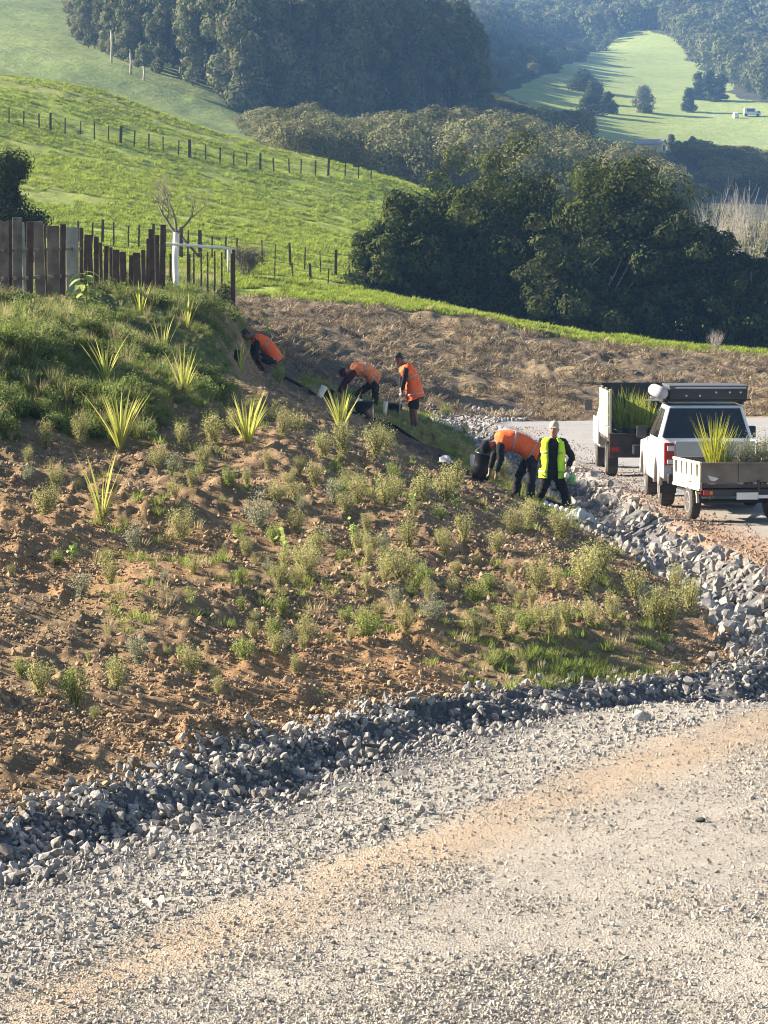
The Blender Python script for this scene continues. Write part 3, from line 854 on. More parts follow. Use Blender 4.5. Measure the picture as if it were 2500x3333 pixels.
for i, (px, d, h, w, lab) in enumerate(((2445, 238, 5.2, 2.2, 'grey-green rounded bush behind the bare poplars'), (2520, 232, 5.6, 2.4, 'grey-green bush at the far road end of the valley'), (2395, 262, 3.6, 2.4, 'low hazy bush behind the bare poplars'), (2600, 228, 4.4, 2.4, 'bush beyond the grey-green road-end bush'))):
    x_ = (px - 1250) / FOC * d; tree('valley_bush', (x_, d, float(slope_h(x_, d)) - .3), bush_m, h, w, .1, 16, 5200, .24, 260 + i, lab, 'bush', 'bushes around the bare poplars', .8, 2)
# ================================================================== STONES, CLODS, GRAVEL, GRASS
def rock_mesh(name, seed, n=13, flat=.7):
    r = np.random.default_rng(seed); bm = bmesh.new()
    for i in range(n):
        d = r.normal(size=3); d /= np.linalg.norm(d); d *= r.uniform(.78, 1.0); bm.verts.new((d[0] * .5 * r.uniform(.9, 1.2), d[1] * .42, d[2] * .5 * flat))
    q = bmesh.ops.convex_hull(bm, input=bm.verts)
    bmesh.ops.delete(bm, geom=list({g for g in q['geom_interior'] + q['geom_unused'] if isinstance(g, bmesh.types.BMVert)}), context='VERTS')
    me = bpy.data.meshes.new(name); bm.to_mesh(me); bm.free(); return me
rock_m = plain('crushed_rock', (.38, .355, .325), .85, (.20, .19, .178), 5, 0, .5, .3, .36)
pebble_m = plain('road_pebble', (.47, .43, .365), .9, (.29, .268, .235), 14, 0, 0, .3, .45)
clod_m = plain('clay_clod', (.40, .29, .18), .95, (.23, .158, .095), 6, 0, .4, .2, .4)
rim_m = plain('brown_rim_stone', (.42, .28, .185), .95, (.27, .175, .115), 6, 0, .4, .2, .35)
rocks = [rock_mesh('rock', 60 + i, 14, .62 + .06 * (i % 4)) for i in range(10)]
for m in rocks: m.materials.append(rock_m)
pebs = [rock_mesh('pebble', 90 + i, 9, .75) for i in range(6)]
for m in pebs: m.materials.append(pebble_m)
clods = [rock_mesh('clod', 120 + i, 12, .8) for i in range(8)]
for m in clods: m.materials.append(clod_m)
rims = [rock_mesh('rim', 150 + i, 11, .7) for i in range(5)]
for m in rims: m.materials.append(rim_m)
fine_m = plain('pale_crushed_stone', (.47, .43, .37), .9, (.25, .235, .215), 12, 0, .3, .3, .45)
fines = [rock_mesh('fine', 170 + i, 10, .55) for i in range(6)]
for m in fines: m.materials.append(fine_m)

def polar_points(n, px0, px1, d0, d1, power=1.0):
    """points spread over the wedge of ground in view, denser near the road's viewpoint"""
    px = rng.uniform(px0, px1, n); t = rng.random(n); d = (d0 ** -power + t * (d1 ** -power - d0 ** -power)) ** (-1 / power)
    return (px - 1250) / FOC * d, d

# drain rocks: the largest 300 one by one, the rest in one heap
x1, y1 = polar_points(95000, -350, 3000, 18.6, 42, .5)
x2, y2 = polar_points(18000, 1300, 3000, 38, 100, .25)
X = np.concatenate([x1, x2]); Y = np.concatenate([y1, y2]); o_ = outer(X, Y); i_ = inside(X, Y)
k = (o_ > -.12 * rng.random(len(X))) & (i_ < .12 + .35 * rng.random(len(X)) ** 2 * (Y < 40)); X, Y, o_, i_ = X[k], Y[k], o_[k], i_[k]
u = np.clip(o_ / (o_ - i_ + 1e-6), 0, 1); near = sstep(40, 36, Y)
size = rng.lognormal(0, .52, len(X)) * (near * (.021 + .028 * sstep(.3, .85, u)) + (1 - near) * .125)
size = np.clip(size, .016, .26 - .11 * near); Z = near_h(X, Y) + size * .12 + (rng.random(len(X)) < .25) * size * .35
rot = rot_any(len(X)); order = np.argsort(-size / Y * ((pixel(X, Y, Z)[0] > 0) & (pixel(X, Y, Z)[0] < 2500) & (size < .25)))
fine = (near > .5) & (u < .30 + .40 * fbm(X * 1.3, Y * 1.3, 3, 24) + .08 * rng.normal(size=len(X))) & (u < .66)
big = order[~fine[order]][:290]; rest = np.setdiff1d(order, np.concatenate([big, np.where(fine)[0]])); fine = np.where(fine)[0]
size[fine] = np.clip(rng.lognormal(0, .45, len(fine)) * .030, .014, .10); Z[fine] = near_h(X[fine], Y[fine]) + size[fine] * .1
scatter('drain_rocks', np.stack([X, Y, Z], 1)[rest], size[rest], rot[rest], proto_collection('drain_rock', rocks), 10, 'loose crushed grey rock filling the drain along the bank', 'crushed rock')
scatter('drain_gravel', np.stack([X, Y, Z], 1)[fine], size[fine], rot[fine], proto_collection('drain_stone', fines), 6, 'pale flat crushed stone between the drain and the near road', 'gravel')
for q in big:
    o = mobj('rock', rocks[int(q) % 10], None, None, (X[q], Y[q], Z[q]), tuple(rot[q]), (size[q],) * 3)
    nearp = faces3(X[q], Y[q])[2] > .2
    rel = 'fist-sized' if size[q] < .12 else 'block-sized'
    shp = ('squarish', 'wedge-shaped', 'flat-topped', 'pointed', 'lumpy')[int(q) % 5]
    if nearp:
        seg = ('under the clay patch', 'below the green bushy seedlings', 'below mid-bank', 'by the green turf', 'at the bank nose')[int(np.clip((X[q] + 3.2) / 1.5, 0, 4))]
        up_ = 'against the bank' if u[q] > .66 else ('in mid-drain' if u[q] > .33 else 'at the road edge')
    else:
        seg = ('just past the bank nose', 'short of the trailer', 'beside the vehicles', 'toward the far bend')[int(np.clip((Y[q] - 38) / 12, 0, 3))]
        up_ = 'against the bank' if u[q] > .5 else 'at the road edge'
    tag(o, '%s %s grey rock %s, %s' % (rel, shp, up_.replace('in mid-drain', 'in mid-drain').replace('against the bank', 'on the bank side').replace('at the road edge', 'on the road side'), seg), 'rock', 'grey rocks lining the drain')
# rocks at the end of the drain where it bends away
x3, y3 = polar_points(1500, 1400, 1760, 92, 107, .1)
k = (x3 - np.interp(y3, [92, 107], [2.4, 4.6]) < .2) & (x3 > np.interp(y3, [92, 107], [1.0, 1.4])) 
s3 = rng.uniform(.10, .22, k.sum())
scatter('drain_end_rocks', np.stack([x3[k], y3[k], near_h(x3[k], y3[k]) + .03], 1), s3, rot_any(k.sum()), bpy.data.collections['drain_rock'], 10, 'grey rocks where the drain bends away behind the bank', 'crushed rock')
# brown stony rim on the far side of the drain
x4, y4 = polar_points(16000, 1500, 2700, 38, 95, .3); q = -outer(x4, y4)
k = (q > -.1) & (q < 1.0 + .6 * rng.random(len(q))) & (faces3(x4, y4)[2] > -4); s4 = rng.uniform(.025, .085, k.sum())
scatter('rim_stones', np.stack([x4[k], y4[k], near_h(x4[k], y4[k]) + .005], 1), s4, rot_any(k.sum()), proto_collection('rim_stone', rims), 5, 'brown stony rim between the drain and the parked vehicles', 'gravel')
# road gravel
x5, y5 = polar_points(280000, -250, 3050, 17.8, 52, 1.3); q = -outer(x5, y5)
clump = fbm(x5 * .9, y5 * .6, 3, 200); band = np.exp(-((q - .42) / .5) ** 2) * (y5 < 38)
k = (q > .02) & (rng.random(len(q)) < sstep(.22, .6, clump) * (1 - .8 * band) + .10); n5 = k.sum()
s5 = np.clip(rng.lognormal(0, .5, n5) * .0155, .008, .06)
scatter('road_gravel', np.stack([x5[k], y5[k], near_h(x5[k], y5[k]) + s5 * .15], 1), s5, rot_any(n5), proto_collection('road_stone', pebs), 6, 'loose pale gravel scattered over the road', 'gravel')
# earth clods
x6, y6 = polar_points(200000, -200, 2500, 24.5, 88, .6); ii = inside(x6, y6); wz = a_weedy(x6, y6, near_h(x6, y6, False))
k = (ii > .02) & (rng.random(len(ii)) > wz * 1.3) & (rng.random(len(ii)) > .9 * a_mulch(x6, y6, 0)) & (rng.random(len(ii)) < .25 + .9 * sstep(.35, .65, fbm(x6 * .8, y6 * .8, 3, 210))); n6 = k.sum()
s6 = np.clip(rng.lognormal(0, .5, n6) * .029, .012, .13)
scatter('clay_clods', np.stack([x6[k], y6[k], near_h(x6[k], y6[k]) + s6 * .12], 1), s6, rot_any(n6), proto_collection('clay_clod', clods), 8, 'broken clay clods covering the bare bank', 'clods')

# a few stones one can point at on the road
for px, py, s, c, lab in ((2281, 2678, .075, (.06, .06, .065), 'single dark stone lying alone on the pale gravel road'), (1365, 2648, .115, (.40, .37, .33), 'pale upright block of stone at the edge of the near road'),
                          (1250, 2702, .07, (.10, .10, .11), 'small dark stone at the road edge beside the pale block'), (1815, 2508, .06, (.16, .15, .145), 'flat dark stone on the road just below the drain'),
                          (2085, 2345, .20, (.30, .31, .32), 'tall pointed grey boulder standing out of the near drain'), (690, 2608, .15, (.27, .28, .29), 'big rounded grey boulder in the near drain'),
                          (1730, 3155, .045, (.10, .10, .12), 'dark upright pebble low on the gravel road')):
    p = hit(lambda x, y: near_h(x, y, False), px, py)
    o = mobj('stone', rock_mesh('stone', int(px), 16, .75), plain('stone_%d' % px, c, .9, tuple(v * .6 for v in c), 12, 0, .5), None, (p.x, p.y, p.z + s * .25), (.2, .1, px), (s * 1.3, s * 1.1, s * 1.1))
    tag(o, lab, 'stone')

# ---- grass and weeds
gr_m = leaf_mat('grass_blades', (.22, .27, .07), (.15, .20, .055), None, .5, .4)
pad_m = leaf_mat('pasture_blades', (.27, .33, .055), (.21, .27, .05), None, .45, .3)
dry_m = leaf_mat('dry_grass', (.48, .41, .23), (.36, .30, .17), None, .4, .3)
weed_m = leaf_mat('weed_leaves', (.13, .18, .06), (.19, .23, .08), (.30, .30, .12), .45, .35, 3)
straw_b = leaf_mat('loose_straw', (.36, .29, .19), (.19, .15, .10), None, .15, .45)
def tuft(name, mat, *a, **k):
    V, F = blades(*a, **k); me = np_mesh(name, V, F); me.materials.append(mat); return me
tall = [tuft('grass', gr_m, 36, .42, .008, .7, .9, seed=i, base=.09) for i in range(4)] + [tuft('grass', dry_m, 30, .45, .006, .6, .8, seed=20 + i, base=.08) for i in range(2)]
low = [tuft('turf', gr_m, 34, .15, .009, 1.0, .6, segs=2, seed=40 + i, base=.10) for i in range(3)] + [tuft('turf', dry_m, 22, .15, .007, 1.0, .6, segs=2, seed=48, base=.10)]
pad = [tuft('pasture', pad_m, 26, .26, .035, 1.2, .7, segs=2, seed=50 + i, base=.22) for i in range(4)]
weeds = []
for i in range(5):
    r = np.random.default_rng(70 + i); B = [(r.normal() * .12, r.normal() * .12, .10 + .16 * r.random(), .13, .13, .10) for _ in range(7)]
    me = crown_mesh('weed', B, 420, .045, 70 + i, .6, .5, .3); me.materials.append(weed_m); weeds.append(me)
strawp = [tuft('straw', straw_b, 16, .38, .03, 1.9, .3, segs=2, seed=80 + i, base=.3) for i in range(4)]

x, y = polar_points(19000, -500, 1250, 40, 96, .5); z = near_h(x, y); w = a_weedy(x, y, z)
k = (inside(x, y) > .3) & (rng.random(len(x)) < sstep(.35, .8, w) * (.35 + .65 * (pipe_side(x, y) < .4))) & (pipe_side(x, y) < .5)
lump = sstep(.35, .7, fbm(x * .6, y * .6, 3, 90))
s = rng.uniform(.5, 1.05, len(x)) * (.3 + .7 * lump)
kk = k & (rng.random(len(x)) < .72)
scatter('long_grass', np.stack([x, y, z], 1)[kk], s[kk], rot_z(kk.sum(), .12), proto_collection('long_grass_tuft', tall), 6, 'rank green and straw-coloured grass on the upper bank', 'grass')
kk = k & ~kk
scatter('weeds', np.stack([x, y, z - .03], 1)[kk], s[kk] * 1.25, rot_z(kk.sum(), .2), proto_collection('weed_clump', weeds), 5, 'tangled leafy weeds on the upper bank below the fence', 'weeds')
x, y = polar_points(22000, 300, 2450, 33, 103, .5); z = near_h(x, y); ii = inside(x, y); w = a_weedy(x, y, z)
k = (ii > .05) & (rng.random(len(x)) < np.clip(w * .9, 0, .8)) & ((pipe_side(x, y) > .5) | (y < 60))
scatter('short_grass', np.stack([x, y, z - .01], 1)[k], rng.uniform(.4, .95, k.sum()), rot_z(k.sum(), .2), proto_collection('short_grass_tuft', low), 4, 'thin short grass on the strip behind the pipe and near the drain', 'grass')
x, y = polar_points(9000, 880, 1900, 57, 101, .2); z = near_h(x, y); k = (inside(x, y) > .1) & (pipe_side(x, y) > .3) & (rng.random(len(x)) < .7 * sstep(.40, .62, fbm(x * .9, y * .9, 3, 99)))
scatter('strip_grass', np.stack([x, y, z - .01], 1)[k], rng.uniform(.5, 1.25, k.sum()), rot_z(k.sum(), .25), bpy.data.collections['short_grass_tuft'], 4, 'thin grass on the unplanted strip behind the black pipe', 'grass')
x, y = polar_points(46000, -300, 2700, 127, 266, .2); z = slope_rough(x, y); k = (a_green(x, y, z) > .5) & (fbm(x * .35, y * .35, 3, 95) > .38)
k &= ~((y > 150) & (pixel(x, y, z)[0] > 1500))
scatter('paddock_grass', np.stack([x, y, z], 1)[k], np.stack([rng.uniform(.6, 1.5, k.sum())] * 2 + [rng.uniform(.5, 1.1, k.sum())], 1), rot_z(k.sum(), .1), proto_collection('paddock_tuft', pad), 4, 'bright tufted pasture grass on the paddock', 'grass')
x, y = polar_points(7000, 600, 2700, 104, 132, .2); z = slope_rough(x, y); k = (a_green(x, y, z) < .6) & (fbm(x * .6, y * .5, 3, 97) > .42)
scatter('loose_straw', np.stack([x, y, z + .02], 1)[k], np.stack([rng.uniform(.5, 1.3, k.sum())] * 2 + [rng.uniform(.2, .55, k.sum())], 1), rot_z(k.sum(), .25), proto_collection('straw_wisp', strawp), 4, 'tangled dry straw over the brown slope', 'straw')
x, y = polar_points(5000, -200, 800, 84, 101, .2); z = near_h(x, y); k = (inside(x, y) > 3)
scatter('fence_grass', np.stack([x, y, z], 1)[k], rng.uniform(.7, 1.3, k.sum()), rot_z(k.sum(), .12), bpy.data.collections['long_grass_tuft'], 6, 'dry and green grass growing behind the old fence', 'grass')

# ================================================================== PLANTED SEEDLINGS
stem_m = plain('seedling_stem', (.20, .15, .09), .9)
olive_m = leaf_mat('olive_seedling_leaves', (.38, .38, .15), (.46, .45, .21), None, .4, .18, 3)
grey_m = leaf_mat('greygreen_seedling_leaves', (.28, .31, .20), (.36, .38, .26), None, .4, .15, 3)
green_m = leaf_mat('green_seedling_leaves', (.25, .31, .09), (.33, .38, .13), None, .45, .15, 3)
broad_m = leaf_mat('broad_seedling_leaves', (.32, .42, .12), (.42, .50, .18), None, .5, .1, 3)
flax_m = leaf_mat('flax_leaves', (.40, .45, .10), (.55, .53, .14), (.48, .38, .18), .5, .15, 4)
def seedling_parts(kind, seed):
    r = np.random.default_rng(seed); mb = MB(); C = []; O = []
    ns = {'olive': 22, 'grey': 18, 'green': 20, 'broad': 3}[kind]; sp = {'olive': .33, 'grey': .35, 'green': .42, 'broad': .10}[kind]; nl = {'olive': 74, 'grey': 60, 'green': 66, 'broad': 12}[kind]
    for s in range(ns):
        a = r.uniform(0, 6.283); q = sp * math.sqrt(r.random()); h = r.uniform(.6, 1.0) * (1 - .35 * (q / sp) ** 2); b = r.uniform(.2, 1)
        P = [Vector((0, 0, -.03)), Vector((math.cos(a) * q * .35, math.sin(a) * q * .35, h * .35)), Vector((math.cos(a) * q * .8, math.sin(a) * q * .8, h * .72)), Vector((math.cos(a) * q, math.sin(a) * q, h))]
        mb.tube(P, [.012, .009, .006, .002], 3, False)
        for k in range(nl):
            t = r.uniform(.08 if kind != 'broad' else .25, 1.0) * 3; i = min(int(t), 2); p = P[i].lerp(P[i + 1], t - i)
            j = r.normal(size=3) * (.062 if kind != 'broad' else .06); C.append((p.x + j[0], p.y + j[1], p.z + j[2]))
    C = np.array(C); d = C * np.array([1, 1, .3]); d /= np.linalg.norm(d, axis=1)[:, None] + 1e-6
    V, F = leaf_quads(C, {'olive': .058, 'grey': .062, 'green': .07, 'broad': .17}[kind], r, .8, {'olive': .32, 'grey': .4, 'green': .5, 'broad': .55}[kind], d, .2)
    sm = mb.mesh('stem'); sm.materials.append(stem_m); lm = np_mesh('foliage', V, F)
    lm.materials.append({'olive': olive_m, 'grey': grey_m, 'green': green_m, 'broad': broad_m}[kind]); return sm, lm
PLANTS = {k: [seedling_parts(k, 300 + 10 * j + i) for i in range(4)] for j, k in enumerate(('olive', 'grey', 'green', 'broad'))}
# base in 1659-wide pixels of the photograph's survey: x, y, height, kind
SEED = [(340, 1012, 50, 'olive'), (378, 1016, 45, 'grey'), (440, 1004, 62, 'olive'), (612, 962, 62, 'olive'), (588, 918, 50, 'olive'), (700, 1006, 60, 'olive'), (742, 1004, 74, 'olive'), (812, 1022, 92, 'olive'), (832, 992, 52, 'olive'),
 (100, 968, 62, 'olive'), (175, 962, 66, 'olive'), (250, 955, 45, 'green'), (392, 962, 52, 'olive'), (462, 960, 70, 'olive'), (505, 935, 60, 'olive'), (545, 900, 55, 'olive'), (600, 838, 46, 'green'), (640, 935, 58, 'olive'), (120, 1060, 60, 'olive'), (60, 1010, 40, 'olive'),
 (290, 1182, 60, 'grey'), (390, 1152, 72, 'olive'), (378, 1102, 45, 'olive'), (530, 1186, 46, 'olive'), (557, 1130, 78, 'grey'), (600, 1094, 52, 'olive'), (640, 1092, 48, 'olive'), (720, 1098, 56, 'grey'), (772, 1094, 72, 'olive'), (748, 1124, 50, 'olive'), (832, 1098, 62, 'olive'), (852, 1082, 62, 'olive'), (890, 1108, 50, 'broad'), (912, 1084, 72, 'olive'), (962, 1094, 94, 'olive'), (985, 1072, 66, 'olive'), (680, 1060, 60, 'olive'),
 (100, 1130, 80, 'olive'), (160, 1208, 72, 'broad'), (612, 1200, 76, 'broad'), (650, 1232, 64, 'olive'), (682, 1192, 62, 'olive'), (665, 1254, 92, 'olive'), (762, 1176, 66, 'broad'), (800, 1192, 60, 'olive'), (832, 1184, 50, 'grey'), (882, 1182, 74, 'olive'), (962, 1202, 64, 'olive'), (1002, 1172, 60, 'olive'), (1072, 1190, 50, 'olive'), (1112, 1158, 84, 'olive'), (1142, 1154, 66, 'olive'), (1215, 1175, 74, 'olive'), (1085, 1052, 52, 'olive'), (984, 1105, 40, 'broad'),
 (240, 1262, 62, 'olive'), (175, 1284, 62, 'grey'), (602, 1292, 62, 'olive'), (640, 1276, 52, 'olive'), (832, 1262, 62, 'olive'), (866, 1288, 94, 'olive'), (912, 1282, 54, 'green'), (1026, 1284, 54, 'green'), (1162, 1274, 74, 'olive'), (1202, 1272, 54, 'olive'), (1266, 1284, 122, 'olive'), (1292, 1254, 112, 'olive'), (1372, 1292, 84, 'olive'), (1402, 1322, 84, 'grey'), (1440, 1352, 116, 'olive'), (1490, 1332, 94, 'olive'), (1460, 1292, 64, 'olive'),
 (418, 1252, 40, 'olive'), (302, 1424, 66, 'grey'), (412, 1444, 82, 'olive'), (162, 1524, 104, 'green'), (88, 1505, 92, 'olive'), (250, 1482, 84, 'olive'), (45, 1442, 42, 'green'),
 (662, 1384, 62, 'olive'), (624, 1394, 52, 'grey'), (790, 1394, 68, 'green'), (876, 1392, 58, 'olive'), (932, 1374, 62, 'grey'), (1030, 1392, 54, 'olive'), (1086, 1394, 64, 'olive'), (1132, 1384, 52, 'green'), (1192, 1392, 64, 'olive'), (1162, 1364, 44, 'olive'), (1222, 1382, 54, 'olive'), (1272, 1374, 62, 'olive'), (1322, 1364, 62, 'olive'), (1410, 1345, 92, 'olive'), (545, 1392, 40, 'olive'),
 (940, 952, 42, 'olive'), (982, 974, 42, 'olive'), (1004, 944, 32, 'olive'), (962, 905, 32, 'green'), (912, 944, 30, 'olive'), (1068, 1040, 50, 'olive'), (205, 1560, 36, 'olive'), (470, 1490, 40, 'olive')]
_r = np.random.default_rng(77)
while len(SEED) < 170:                                            # smaller ones between the rows
    x_, y_ = _r.uniform(20, 1330) if _r.random() < .4 else _r.uniform(480, 1330), _r.uniform(1010, 1500)
    if y_ < 1560 - .28 * max(0, x_ - 250) and x_ < 700 + (y_ - 900) * 1.35 and min((x_ - a) ** 2 + (y_ - b) ** 2 * 2 for a, b, _, _ in SEED) > 29 ** 2:
        SEED.append((x_, y_, (_r.uniform(24, 44) if x_ < 480 else _r.uniform(30, 52)), _r.choice(['olive', 'olive', 'olive', 'olive', 'grey', 'green'])))
ORD = ['first', 'second', 'third', 'fourth', 'fifth', 'sixth', 'seventh', 'eighth', 'ninth', 'tenth', 'eleventh', 'twelfth', 'thirteenth', 'fourteenth', 'fifteenth', 'sixteenth', 'seventeenth', 'eighteenth', 'nineteenth', 'twentieth', 'twenty-first', 'twenty-second', 'twenty-third', 'twenty-fourth', 'twenty-fifth', 'twenty-sixth', 'twenty-seventh', 'twenty-eighth', 'twenty-ninth', 'thirtieth']
nh = lambda x, y: near_h(x, y, False)
bands = [(0, 925), (925, 1000), (1000, 1080), (1080, 1150), (1150, 1230), (1230, 1320), (1320, 1410), (1410, 1700)]
HUE = {'olive': 'feathery olive', 'grey': 'grey-green', 'green': 'bright green bushy', 'broad': 'slender broad-leaved pale green'}
for bi, (b0, b1) in enumerate(bands[::-1]):
    rowp = sorted([s for s in SEED if b0 <= s[1] < b1])
    seen = {}
    for x_, y_, h_, kd in rowp:
        i = seen.get(kd, 0); seen[kd] = i + 1
        p = hit(nh, x_ * 1.507, y_ * 1.507); p.z = float(near_h(p.x, p.y)); s = h_ * 1.507 / FOC * p.y * (1.2 if h_ < 80 else 1.05)
        t = empty('seedling', p, rng.uniform(0, 6.28), '%s seedling, %s of its kind from the fence, %s row up' % (HUE[kd], ORD[min(i, 29)], ORD[bi]), 'seedling', 'native seedlings planted over the bank')
        wv = rng.uniform(.8, 1.2); t.scale = (s * wv, s * wv, s)
        sm, lm = PLANTS[kd][int(rng.integers(0, 4))]
        mobj('stem', sm, None, t); mobj('foliage', lm, None, t)
# strap-leaved flax
FLAX = [(391, 1467, 222, 30, 1.0, 'tallest flax, with a wide fan of yellow-green blades'), (331, 1708, 260, 9, .8, 'sparse leggy flax below the tallest flax, blades flopping sideways'), (805, 1457, 190, 34, .9, 'dense yellow flax on bare soil below the crouching worker'),
        (1110, 1412, 165, 34, .95, 'dense yellow flax in front of the worker in camouflage trousers'), (597, 1298, 168, 20, .9, 'flax with pale blades midway between the weeds and the dense yellow flax'), (345, 1242, 130, 12, 1.2, 'thin dark flax directly above the tallest flax'),
        (530, 1192, 140, 14, .7, 'upright shaded flax in the weeds above the pale-bladed flax'), (610, 1068, 95, 10, .8, 'small flax beside the foot of the white-trunked tree'), (458, 1038, 120, 10, .6, 'yellowed flax with one bent leaf beneath the paling fence'),
        (782, 1216, 104, 9, .7, 'young broad-bladed flax just before the crouching worker'), (872, 1110, 90, 8, .6, 'flax tips rising behind the crouching worker'), (925, 1175, 60, 6, .7, 'small flax at the back of the crouching worker')]
for i, (px, py, h, n, sp, lab) in enumerate(FLAX):
    p = hit(nh, px, py); hh = h / FOC * p.y * (1.25 if 5 <= i <= 8 else 1.0)
    if i == 10: p = p + Vector((0, 1.0, .05))
    t = empty('flax_plant', p, 0, lab, 'flax', 'flax planted on the bank')
    V, F = blades(int(n * 1.4), hh * 1.1, .015 + .017 * hh, sp * .8, .42, 6, .5, .022, 600 + i); f = mobj('leaf', np_mesh('leaf', V[:0], F[:0]) if False else np_mesh('fan', V, F), flax_m, t); f.name = 'fan'
# tall leafy weed with drooping leaves by the fence, and its smaller neighbour
def leafy_weed(px, py, h, n, label):
    p = hit(nh, px, py); hh = h / FOC * p.y; t = empty('leafy_weed', p, 0, label, 'weed'); r = np.random.default_rng(px)
    mb = MB(); mb.tube([(0, 0, -.05), (.02, 0, hh * .5), (0, 0, hh)], [.018, .014, .008], 5); mb.obj('stem', weed_m, t)
    for k in range(n):
        z = hh * (.45 + .55 * k / n); a = k * 2.4; ln = hh * r.uniform(.28, .42); m = MB(); d = Vector((math.cos(a), math.sin(a), 0)); sd = Vector((-d.y, d.x, 0))
        V = []
        for q in range(5):
            u = q / 4; c = Vector((0, 0, z)) + d * ln * u + Vector((0, 0, ln * (.35 * u - .75 * u * u))); wd = ln * .24 * math.sin(math.pi * (.08 + .9 * u)); V += [c - sd * wd, c + Vector((0, 0, -.01)), c + sd * wd]
        m.add(V, [[3 * q + e, 3 * q + e + 1, 3 * q + e + 4, 3 * q + e + 3] for q in range(4) for e in (0, 1)]); m.obj('leaf', broad_m, t)
leafy_weed(278, 1030, 150, 14, 'tall leafy weed with big drooping pale leaves below the fence')
leafy_weed(85, 1080, 70, 8, 'small pale leafy weed low in the rank grass')
# ================================================================== FENCES, PIPE, PALE TREE
weath_m = plain('weathered_timber', (.24, .20, .165), .95, (.13, .105, .085), 4, 0, .5, .2, .25)
brown_m = plain('dark_brown_timber', (.12, .085, .065), .95, (.07, .05, .04), 4, 0, .4, .2)
greyb_m = plain('grey_green_board', (.33, .34, .29), .9, (.22, .23, .20), 5)
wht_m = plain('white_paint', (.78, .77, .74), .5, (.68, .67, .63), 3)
wire_m = plain('fence_wire', (.30, .29, .28), .5, None, 5, .6)
blackp_m = plain('black_pipe_plastic', (.014, .014, .015), .85, None, 8, 0, 0, .1)
fd = lambda px: np.interp(px, [-150, 0, 755], [57.5, 60, 74])
fence = empty('paling_fence', at(250, 900, float(fd(250))), 0, 'old dark timber fence of uneven palings along the top of the bank', 'fence')
fo = fence.location.copy()
PAL = [(-120, 722, 40, 0), (-70, 716, 46, 0), (-20, 722, 44, 0), (14, 722, 26, 0), (34, 714, 13, 1), (56, 707, 32, 0), (78, 720, 11, 2), (96, 720, 23, 1), (128, 722, 34, 0), (150, 730, 5, 1), (173, 732, 42, 0), (204, 725, 19, 1),
       (235, 736, 42, 2), (264, 740, 13, 0), (277, 762, 13, 0), (294, 768, 18, 0), (313, 773, 17, 0), (329, 785, 11, 0), (344, 796, 16, 0), (361, 806, 11, 0), (378, 813, 23, 0), (402, 819, 22, 0), (425, 832, 15, 0), (446, 826, 26, 0), (467, 818, 15, 0), (480, 772, 9, 1), (494, 745, 21, 1), (512, 764, 15, 0), (529, 732, 18, 1)]
for px, ty, w, kd in PAL:
    d = float(fd(px)); tp = at(px, ty, d); zb = float(near_h(tp.x, d, False)) - .35; wm = w / FOC * d
    th = .13 if kd == 1 else .045; off = -.06 if kd == 1 else 0
    m = MB(); jx = rng.uniform(-.03, .03); tp.z += rng.uniform(-.03, .03)
    m.box((tp.x - fo.x, d + off - fo.y, (tp.z + zb) / 2 - fo.z), (wm * .97, th, tp.z - zb), Euler((0, jx, rng.uniform(-.06, .06))).to_matrix())
    m.obj('post' if kd == 1 else 'paling', {0: brown_m if px > 257 else weath_m, 1: brown_m, 2: greyb_m}[kd], fence, bevel=.008)
for dz in (.45, .95):
    m = MB(); P = [at(px, 732, float(fd(px))) for px in (-120, 60, 160, 260)]; m.tube([(p.x - fo.x, p.y + .07 - fo.y, p.z - dz - fo.z) for p in P], .04, 4); m.obj('rail', weath_m, fence)
# white-railed end of the fence with its battens
rail = empty('railed_fence', at(620, 900, 74), 0, 'white pipe rail with thin battens and dark end post beside the pale tree', 'fence'); ro = rail.location.copy()
def rl(p): return (p.x - ro.x, p.y - ro.y, p.z - ro.z)
m = MB(); m.tube([rl(at(495, 791, 72.5)), rl(at(620, 799, 73.3)), rl(at(742, 808, 74)), rl(at(750, 813, 74)), rl(at(752, 826, 74))], .030, 8); m.obj('rail', wht_m, rail, True)
m = MB(); m.tube([rl(at(743, 812, 74)), rl(at(743, 885, 74))], .02, 6); m.obj('upright', wht_m, rail, True)
def gpost(px, ty, w, d, name, mat, par, org, dep=.05, sink=.3):
    p = at(px, ty, d); zb = float(near_h(p.x, d, False)) - sink; m = MB()
    m.box((p.x - org.x, d - org.y, (p.z + zb) / 2 - org.z), (w / FOC * d, dep, p.z - zb)); return m.obj(name, mat, par, bevel=.006)
gpost(758, 812, 15, 74.1, 'post', brown_m, rail, ro, .12)
for px, ty, w in ((507, 822, 5), (533, 818, 5), (555, 826, 7), (614, 826, 12), (631, 822, 5), (655, 820, 5), (676, 820, 5), (699, 816, 5), (722, 820, 5)):
    gpost(px, ty, w, 75.5, 'batten', brown_m, rail, ro)
for y in (818, 834, 850, 868, 884):
    m = MB(); m.tube([rl(at(500, y, 75.4)), rl(at(620, y + 5, 75.4)), rl(at(755, y, 74.2))], .004, 4); m.obj('wire', brown_m, rail)
